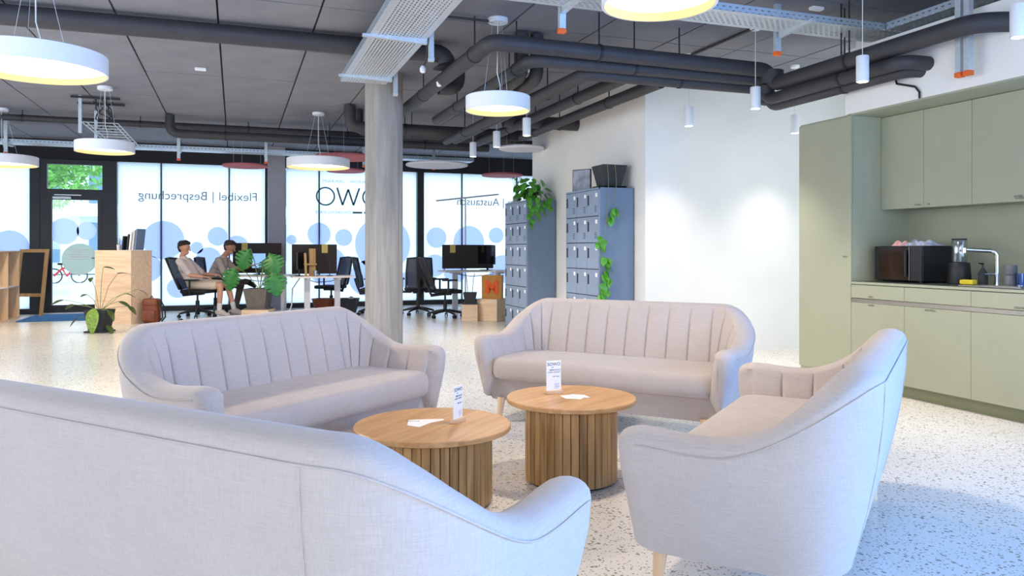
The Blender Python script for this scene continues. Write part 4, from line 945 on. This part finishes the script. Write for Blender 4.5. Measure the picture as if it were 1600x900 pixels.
# ---------------------------------------------------------------- desks
def desk(x0, x1, y0, y1, h, label, scr, extra=None, inset=.28):
    t = thing('office_desk', label, 'desk', ((x0 + x1) / 2, (y0 + y1) / 2, 0)); hx, hy = (x1 - x0) / 2, (y1 - y0) / 2
    MB().rbox(-hx, hx, -hy, hy, h - .028, h, .006, 2).obj('desk_top', 'desk_white', t)
    for x in (-hx + inset, hx - .28):
        MB().box(x - .05, x + .05, -.035, .035, .03, h - .028).box(x - .035, x + .035, -hy + .05, hy - .05, h - .065, h - .028).rbox(x - .04, x + .04, -hy + .02, hy - .02, 0, .035, .006, 1).obj('leg', 'desk_leg', t)
    MB().tube([(-hx + .3, 0, h - .07), (-.1, .03, h - .12), (.15, -.02, h - .10), (hx - .3, 0, h - .07)], .008, 6).obj('cable', 'rod_dark', t, 60)
    for (a, b, yy, z0, z1) in scr:
        p = MB().rbox(a - (x0 + x1) / 2, b - (x0 + x1) / 2, yy - (y0 + y1) / 2 - .015, yy - (y0 + y1) / 2 + .015, z0, z1, .012, 3).obj('privacy_screen', 'screen_brown', t)
        q = a + (b - a) * (.12 if b - a > .95 else .10)
        if extra != 'notag':
            q = a + .16 if x0 > 3 or x0 < 0 else b - .28
            MB().box(q - (x0 + x1) / 2, q + .11 - (x0 + x1) / 2, yy - (y0 + y1) / 2 - .019, yy - (y0 + y1) / 2 - .015, z1 - .16, z1 + .003).obj('number_tag', 'tag_yellow', p)
    return t
desk(-.15, 1.15, 15.05, 15.75, .73, 'white desk behind the monstera where the men sit', [(-.05, .85, 15.72, .76, 1.34)], inset=.72)
desk(.95, 2.05, 14.1, 14.8, .73, 'white desk left of the column with a glass on it', [(.98, 1.80, 14.76, .76, 1.31)])
desk(3.80, 5.25, 14.3, 15.0, .80, 'white desk right of the column behind the boxes', [(3.90, 4.98, 14.97, .83, 1.31)])
def monitor(x, y, z, rz, label, lit=False, w_=.52, h_=.32):
    t = thing('monitor', label, 'monitor', (x, y, z), rz)
    MB().rbox(-.11, .11, -.08, .08, 0, .012, .004, 1).obj('stand_foot', 'black_plastic', t); MB().box(-.025, .025, .02, .04, .01, .22).obj('stand_neck', 'black_plastic', t)
    p = MB().rbox(-w_ / 2, w_ / 2, -.012, .02, .12, .12 + h_, .005, 1).obj('screen_housing', 'black_plastic', t); MB().box(-w_ / 2 + .012, w_ / 2 - .012, -.0135, -.012, .132, .108 + h_).obj('display', 'screen_glow' if lit else 'black_gloss', p)
monitor(.42, 15.42, .73, -.1, 'small lit blue monitor behind the monstera leaves', True, .27, .30)
monitor(1.12, 14.44, .73, 1.25, 'dark monitor turned edge-on at the left end of the desk near the column')
monitor(4.72, 14.62, .80, -1.15, 'dark monitor turned sideways on the desk right of the column', False, .5, .38)
ho = thing('wooden_stand', 'wooden laptop stand upright on the desk left of the column', 'stand', (1.20, 14.28, .73), .3)
MB().add([(x, y0 + k * z * .25, z) for z, k in ((0, 0), (.42, .5)) for x, y0 in ((-.02, 0), (.02, 0), (.02, .02), (-.02, .02))], [(3, 2, 1, 0), (4, 5, 6, 7), (0, 1, 5, 4), (1, 2, 6, 5), (2, 3, 7, 6), (3, 0, 4, 7)]).obj('side_rail', 'frame_wood', ho)
MB().box(.10, .22, .1, .13, 0, .50).obj('back_panel', 'frame_wood', ho); MB().box(-.02, .22, .05, .07, .2, .23).obj('cross_rail', 'frame_wood', ho); MB().box(-.04, .24, .0, .16, 0, .012).obj('foot', 'frame_wood', ho)
tag(MB().lathe([(.03, 0), (.038, .005), (.042, .10), (.039, .10), (.034, .01), (.0001, .01)], 20).obj('drinking_glass', 'jug_glass', None, 40, (1.36, 14.25, .731)), 'clear water glass on the desk left of the column', 'glass')
lp = thing('desk_lamp', 'thin black desk stand on the desk left of the column', 'lamp', (1.62, 14.35, .73))
MB().lathe([(.06, 0), (.06, .012), (.0001, .014)], 20).obj('base', 'black_plastic', lp); MB().tube([(0, 0, .01), (0, 0, .28), (-.04, 0, .33)], .008, 8).obj('stem', 'black_plastic', lp)
fl = thing('floor_lamp', 'slim T-shaped floor lamp standing at the right windows', 'lamp', (4.66, 15.9, 0))
MB().lathe([(.16, 0), (.16, .015), (.03, .02)], 28).obj('base', 'desk_leg', fl, 40); MB().tube([(0, 0, .015), (0, 0, 2.31)], .016, 10).obj('pole', 'desk_leg', fl); MB().add([], []).tube([(-.65, 0, 2.25), (.75, 0, 2.42)], .018, 8).obj('lamp_head', 'desk_leg', fl)
# boxes, bag and pot before the right desk
b1 = thing('cardboard_box', 'small plain wooden box under the dark pot, right of the office chairs', 'box', (3.76, 12.55, 0), -YAW); MB().rbox(-.135, .135, -.13, .13, 0, .28, .004, 1).obj('box_body', 'crate_wood', b1); MB().box(-.12, .12, -.115, .115, .278, .284).obj('box_lid', 'crate_wood', b1)
b2 = thing('cardboard_box', 'larger plain wooden box carrying the paper bag beside the locker', 'box', (4.12, 12.47, 0), -YAW - .5); MB().rbox(-.20, .20, -.17, .17, 0, .37, .004, 1).obj('box_body', 'crate_wood', b2); MB().box(-.18, .18, -.15, .15, .368, .374).obj('box_lid', 'crate_wood', b2)
p2 = thing('planter', 'dark square pot with two bare canes on the small box', 'plant pot', (3.76, 12.55, .284), -YAW); square_pot(p2, .15, .23, .20, 'pot_dark')
for x in (-.06, .06): MB().tube([(x * .6, 0, .18), (x, 0, .45), (x * 1.3, .02, .52)], .006, 6).obj('cane', 'pot_dark', p2, 60)
pb = thing('paper_bag', 'brown paper carrier bag with a big orange M on the larger box', 'bag', (4.13, 12.45, .374), -YAW - .12)
m = MB(); n4 = [(-.17, -.09), (.17, -.09), (.17, .09), (-.17, .09)]
m.add([(x, y, 0) for x, y in n4] + [(x * 1.03, y * 1.05, .40) for x, y in n4] + [(x * 1.0, y * .95, .395) for x, y in n4] + [(x * .97, y * .9, .02) for x, y in n4], [(3, 2, 1, 0)] + [(i * 4 + j, i * 4 + (j + 1) % 4, (i + 1) * 4 + (j + 1) % 4, (i + 1) * 4 + j) for i in range(3) for j in range(4)] + [(12, 13, 14, 15)])
bb = m.obj('bag_body', 'kraft', pb); text('bag_print', 'M', .30, 'print_orange', bb, (0, -.098, .19), (PI / 2, 0, 0), ext=.001, bold=.012)
for s in (-1, 1): MB().tube([(-.07, s * .088, .39), (-.05, s * .088, .47), (.05, s * .088, .47), (.07, s * .088, .39)], .006, 6).obj('handle', 'paper', pb, 50)
q = thing('planter', 'dark square planter with a pinkish stone at the foot of the left desks', 'plant pot', (2.06, 15.05, 0), -YAW); square_pot(q, .24, .36, .27, 'pot_dark', False); MB().ball((.05, 0, .27), .05, .04, .04).obj('stone', 'shoe_pale', q, 60)
q = thing('basket', 'low brown planter bowl below the desk left of the column', 'plant pot', (1.58, 14.95, 0)); MB().lathe([(.15, 0), (.22, .26), (.24, .28), (.21, .28), (.18, .22), (.0001, .22)], 24).obj('bowl', 'leather_brown', q, 40)
for k in range(5): add_leaf(q, POT, (.05 * k - .1, 0, .23), k * 1.2, -.5, 0, 1.0)
tag(MB().tube([(1.12, 14.6, .70), (.98, 14.55, .5), (.96, 14.5, .2), (.90, 14.5, .02), (.78, 14.45, .012)], .012, 8).obj('power_cord', 'desk_leg', None, 60), 'grey cord hanging off the desk beside the pilaster', 'cord')
# ---------------------------------------------------------------- office chairs
def office_chair(label, x, y, rz, recline=.16):
    t = thing('office_chair', label, 'chair', (x, y, 0), rz, 'black swivel office chairs')   # faces local +y
    for k in range(5):
        a = 2 * PI * k / 5 + .3; c, s = math.cos(a), math.sin(a)
        MB().tube([(.02 * c, .02 * s, .125), (.16 * c, .16 * s, .11), (.31 * c, .31 * s, .075)], .02, 8, radii=[.03, .024, .016]).obj('spoke', 'black_plastic', t, 60)
        w_ = MB()
        for e in (-.018, .018): w_.tube([(.31 * c - s * (e - .008), .31 * s + c * (e - .008), .03), (.31 * c - s * (e + .008), .31 * s + c * (e + .008), .03)], .03, 14)
        w_.tube([(.31 * c, .31 * s, .03), (.31 * c, .31 * s, .075)], .008, 6); w_.obj('caster', 'black_plastic', t, 40)
    MB().tube([(0, 0, .10), (0, 0, .30), (0, 0, .30), (0, 0, .42)], .03, 12, radii=[.034, .034, .018, .018]).rbox(-.10, .10, -.12, .10, .40, .435, .012, 2).obj('gas_lift', 'black_plastic', t, 40)
    m = MB(); m.rbox(-.245, .245, -.22, .25, .435, .505, .03, 4); m.obj('seat', 'black_mesh', t, 50)
    b = MB(); N = 10; hw = lambda u: .235 - .03 * abs(2 * u - 1) ** 2
    vs = []; fs = []
    for side in (0, 1):
        for i in range(N + 1):
            u = i / N; z = .50 + .56 * u; y = -.235 - recline * (u * .56) - .03 * math.sin(PI * min(1, u * 1.6)) * -1
            for j in range(7):
                v = -1 + j / 3; vs.append((v * hw(u), y - .035 * (1 - v * v) - side * .022, z))
    for i in range(N):
        for j in range(6):
            a0 = i * 7 + j; fs.append((a0, a0 + 1, a0 + 8, a0 + 7)); o_ = 7 * (N + 1); fs.append((o_ + a0, o_ + a0 + 7, o_ + a0 + 8, o_ + a0 + 1))
    o_ = 7 * (N + 1)
    for i in range(N):
        for j in (0, 6): a0 = i * 7 + j; fs.append((a0, a0 + 7, o_ + a0 + 7, o_ + a0))
    for i in (0, N):
        for j in range(6): a0 = i * 7 + j; fs.append((a0, a0 + 1, o_ + a0 + 1, o_ + a0))
    b.add(vs, fs); bk_ = b.obj('backrest', 'chair_net', t, 40)
    fr = MB(); pts = [(-.235, -.235 - .0, .52), (-.235, -.235 - recline * .3, .80), (-.215, -.235 - recline * .56, 1.05), (0, -.27 - recline * .56, 1.065), (.215, -.235 - recline * .56, 1.05), (.235, -.235 - recline * .3, .80), (.235, -.235, .52)]
    fr.tube(pts, .017, 8); fr.tube([(0, -.03, .42), (0, -.25, .40), (0, -.30, .52), (0, -.31 - recline * .2, .68)], .025, 8); fr.obj('back_frame', 'black_plastic', t, 60)
    for s in (-1, 1):
        a = MB(); a.tube([(s * .12, -.02, .425), (s * .28, -.02, .43), (s * .295, -.02, .50), (s * .295, -.02, .66)], .018, 8); a.obj('arm_post', 'black_plastic', t, 60)
        MB().rbox(s * .295 - .045, s * .295 + .045, -.13, .14, .66, .69, .012, 2).obj('armrest', 'black_plastic', t)
    return t
RX = -YAW - PI / 2                       # turns local +y towards the right of the picture
c1x, c1y = cg(-5.63, 13.75); c2x, c2y = cg(-5.62, 14.55)
office_chair('black office chair the man in the pale t-shirt leans back in', c1x, c1y, RX, .42)
office_chair('black office chair under the man in the grey t-shirt, by the window', c2x, c2y, RX, .12)
office_chair('black office chair pushed behind the desk left of the column', 1.80, 15.66, .9, .2)
office_chair('black office chair hidden behind the column, only its arm showing', 2.42, 14.3, -1.9, .2)
office_chair('black office chair right of the column with its back to us', 3.20, 14.05, -.15, .16)
office_chair('black office chair turned sideways between column and boxes', 3.52, 13.30, RX + .35, .35)
# ---------------------------------------------------------------- the two seated men
def blob(parts, balls=(), voxel=.009, smooth=3):
    m = MB()
    for (p0, r0, p1, r1) in parts:
        p0, p1 = Vector(p0), Vector(p1); d = (p1 - p0); L = d.length; d.normalize(); pts = []; rad = []
        for k in range(5): a = PI / 2 * k / 4; pts.append(p0 - d * r0 * math.cos(a)); rad.append(max(.0008, r0 * math.sin(a)))
        for k in range(5): a = PI / 2 * k / 4; pts.append(p1 + d * r1 * math.sin(a)); rad.append(max(.0008, r1 * math.cos(a)))
        m.tube(pts, 0, 14, radii=rad)
    for b in balls: m.ball(b[0], *b[1:], nu=18, nv=12)
    me = bpy.data.meshes.new('tmp'); me.from_pydata(m.v, [], m.f); o = bpy.data.objects.new('tmp', me); COL.objects.link(o)
    r = o.modifiers.new('r', 'REMESH'); r.mode = 'VOXEL'; r.voxel_size = voxel
    s = o.modifiers.new('s', 'SMOOTH'); s.factor = .5; s.iterations = smooth
    bpy.context.view_layer.update()
    out = bpy.data.meshes.new_from_object(o.evaluated_get(bpy.context.evaluated_depsgraph_get())); bpy.data.objects.remove(o); bpy.data.meshes.remove(me)
    out.shade_smooth(); return out
def put(me, name, mat, parent=None):
    me.materials.clear(); me.materials.append(M[mat]); me.name = name; return ob(name, me, parent)
def hand(wrist, fwd, side, up, curl=.5):
    """palm and five unequal bent fingers; side points to the thumb"""
    W_, f, s, u = Vector(wrist), Vector(fwd).normalized(), Vector(side).normalized(), Vector(up).normalized(); out = []
    for k in range(4): q = (k - 1.5) * .019; out.append((W_ + f * .02 + s * q, .013, W_ + f * .085 + s * q * 1.05, .011))
    for k, L in enumerate((.062, .075, .080, .070)):
        q = (k - 1.5) * .0205; b = W_ + f * .09 + s * q; mid = b + (f * math.cos(curl) - u * math.sin(curl)) * L * .55; tip = mid + (f * math.cos(curl * 2) - u * math.sin(curl * 2)) * L * .45
        out += [(b, .0095, mid, .009), (mid, .009, tip, .0075)]
    tb = W_ + f * .03 + s * .03; tm = tb + (f * .6 + s * .7 - u * .3).normalized() * .04; out += [(tb, .013, tm, .011), (tm, .011, tm + (f * .9 + s * .15 - u * .3).normalized() * .035, .009)]
    return out
def head(c, tilt_fwd, k=1):
    """head turned along +x: skull, jaw, nose, ears, neck root"""
    C = Vector(c); R = Matrix.Rotation(tilt_fwd, 3, 'Y'); g = lambda x, y, z: C + R @ Vector((x, y, z))
    caps = [(g(-.012, 0, .03), .088, g(.015, 0, .02), .085), (g(.02, 0, -.03), .068, g(.045, 0, -.075), .042), (g(.096, 0, .0), .011, g(.112, 0, -.028), .014), (g(.085, 0, .022), .02, g(.09, .0, .03), .02),
            (g(.085, -.014, -.064), .011, g(.085, .014, -.064), .011)]
    for s in (-1, 1): caps += [(g(-.008, s * .083, .012), .014, g(-.004, s * .086, -.022), .010)]
    eyes = [g(.088, s * .031, .008) for s in (-1, 1)]; brow = [(g(.092, s * .018, .026), g(.084, s * .046, .026)) for s in (-1, 1)]
    hair = [(g(-.036, 0, .058), .087, g(.012, 0, .088), .066), (g(-.055, 0, .01), .068, g(-.05, 0, -.03), .052), (g(.03, -.03, .095), .04, g(.055, .03, .098), .036)]
    for s in (-1, 1): hair.append((g(-.025, s * .048, .055), .045, g(.015, s * .05, .075), .034))
    return caps, eyes, brow, hair, g
def person(label, origin, rz, S):
    caps, eyes, brow, hair, g = head(S['head'], S['tilt'])
    sk = list(caps); neck = S['neck']; sk += [(neck, .052, g(0.0, 0, -.06), .05)]
    for a in S['arms']:
        sh_, el, wr = a['s'], a['e'], a['w']; sk += [(sh_, .048, el, .038), (el, .037, Vector(el).lerp(Vector(wr), .35), .038), (Vector(el).lerp(Vector(wr), .35), .038, wr, .024)] + hand(wr, a['f'], a['t'], a['u'], a['c'])
    for l_ in S['legs']:
        h_, k_, an = Vector(l_['h']), Vector(l_['k']), Vector(l_['a']); sk += [(h_, .078, k_, .054), (k_, .054, k_.lerp(an, .3), .052), (k_.lerp(an, .3), .052, an, .034), (an, .034, Vector(l_['toe']), .026)]
    pel, che = Vector(S['pelvis']), Vector(S['chest'])
    core = [(pel + Vector((0, -.07, 0)), .10, pel + Vector((0, .07, 0)), .10), (pel, .12, che, .125), (che + Vector((0, -.08, 0)), .095, che + Vector((0, .08, 0)), .095), (che, .10, Vector(neck), .055)]
    b = put(blob(sk + core, voxel=.0075), 'person', S['skin']); b.location = origin; b.rotation_euler = (0, 0, rz); tag(b, label, 'person')
    put(blob(hair, voxel=.008, smooth=2), 'hair', S['hair_mat'], b)
    e = MB()
    for p in eyes: e.ball(p, .006, nu=8, nv=6)
    e.obj('eyes', 'shoe_black', b); e = MB()
    for p, q in brow: e.tube([p, q], .004, 6)
    e.obj('eyebrows', S['hair_mat'], b)
    shirt = [(p, r + .016, q, s + .016) for p, r, q, s in core[1:3]] + [(pel + Vector((0, -.06, .02)), .118, pel + Vector((0, .06, .02)), .118), (che, .112, Vector(neck) - (Vector(neck) - che) * .25, .078)]
    for a in S['arms']: shirt += [(che.lerp(Vector(a['s']), .6), .085, a['s'], .068), (a['s'], .068, Vector(a['s']).lerp(Vector(a['e']), S['sleeve']), .062)]
    put(blob(shirt, voxel=.011, smooth=4), 't_shirt', S['shirt'], b)
    pants = [(pel + Vector((0, -.07, -.01)), .118, pel + Vector((0, .07, -.01)), .118)]
    for l_ in S['legs']:
        h_, k_, an = Vector(l_['h']), Vector(l_['k']), Vector(l_['a'])
        if S['long']: pants += [(h_, .095, k_, .068), (k_, .068, an, .05)]
        else: pants += [(h_, .097, h_.lerp(k_, .74), .082)]
    put(blob(pants, voxel=.011, smooth=4), 'trousers' if S['long'] else 'shorts', S['pants'], b)
    for l_ in S['legs']:
        an, toe, k_ = Vector(l_['a']), Vector(l_['toe']), Vector(l_['k'])
        if not S['long']: put(blob([(an, .042, an.lerp(k_, .26), .046)], voxel=.009), 'sock', 'sock_white', b)
        d = (toe - an); d.z *= .3 if not S['long'] else 1; d.normalize(); heel = an - d * .035 + Vector((0, 0, -.035))
        put(blob([(heel, .044, toe + d * .02, .036), (an + Vector((0, 0, -.01)), .046, an.lerp(toe, .6), .042)], voxel=.009), 'shoe', S['shoe'], b)
    return b
# man in the pale t-shirt: leaning back, seated on the nearer chair (local +x = picture right)
person('man in pale t-shirt and beige shorts leaning back in the nearer office chair', (c1x, c1y, 0), -YAW, dict(
    head=(-.24, 0, 1.235), tilt=.12, neck=(-.27, 0, 1.08), chest=(-.20, 0, .90), pelvis=(-.05, 0, .62), skin='skin', hair_mat='hair_dark', shirt='shirt_pale', pants='shorts_beige', long=False, shoe='shoe_pale', sleeve=.85,
    arms=[dict(s=(-.24, -.19, 1.0), e=(-.02, -.285, .765), w=(.20, -.27, .735), f=(1, .1, -.05), t=(0, 1, 0), u=(0, 0, 1), c=.5), dict(s=(-.24, .19, 1.0), e=(-.02, .28, .765), w=(.20, .24, .755), f=(1, -.2, .0), t=(0, -1, 0), u=(0, 0, 1), c=.5)],
    legs=[dict(h=(.0, -.10, .60), k=(.46, -.14, .575), a=(.44, -.13, .13), toe=(.58, -.15, .06)), dict(h=(.0, .10, .60), k=(.48, .15, .575), a=(.60, .16, .13), toe=(.74, .18, .06))]))
# man in the grey t-shirt: bent forward over papers, one ankle on the other knee
person('man in grey t-shirt bending forward with papers in his hands by the window', (c2x, c2y, 0), -YAW, dict(
    head=(.27, 0, 1.25), tilt=.30, neck=(.17, 0, 1.09), chest=(.10, 0, .92), pelvis=(-.06, 0, .62), skin='skin_tan', hair_mat='hair_brown', shirt='shirt_grey', pants='trousers_grey', long=True, shoe='shoe_black', sleeve=.95,
    arms=[dict(s=(.13, -.19, 1.01), e=(.25, -.23, .78), w=(.52, -.10, .90), f=(1, .15, .1), t=(0, 1, .3), u=(0, 0, 1), c=.45), dict(s=(.13, .19, 1.01), e=(.30, .24, .80), w=(.62, .08, .90), f=(1, -.1, .1), t=(0, -1, .3), u=(0, 0, 1), c=.45)],
    legs=[dict(h=(.0, -.10, .60), k=(.42, -.22, .60), a=(.62, .06, .60), toe=(.74, -.03, .53)), dict(h=(.0, .10, .60), k=(.44, .12, .53), a=(.34, .12, .10), toe=(.48, .13, .05))]))
gx, gy = cg(-5.62 + .74, 14.55 - .02)
pp = tag(MB().box(-.11, .11, -.15, .15, 0, .006).obj('paper_sheaf', 'paper', None, None, (gx, gy, .925), (0, -.25, -YAW)), 'white sheaf of papers held by the man in grey', 'paper')
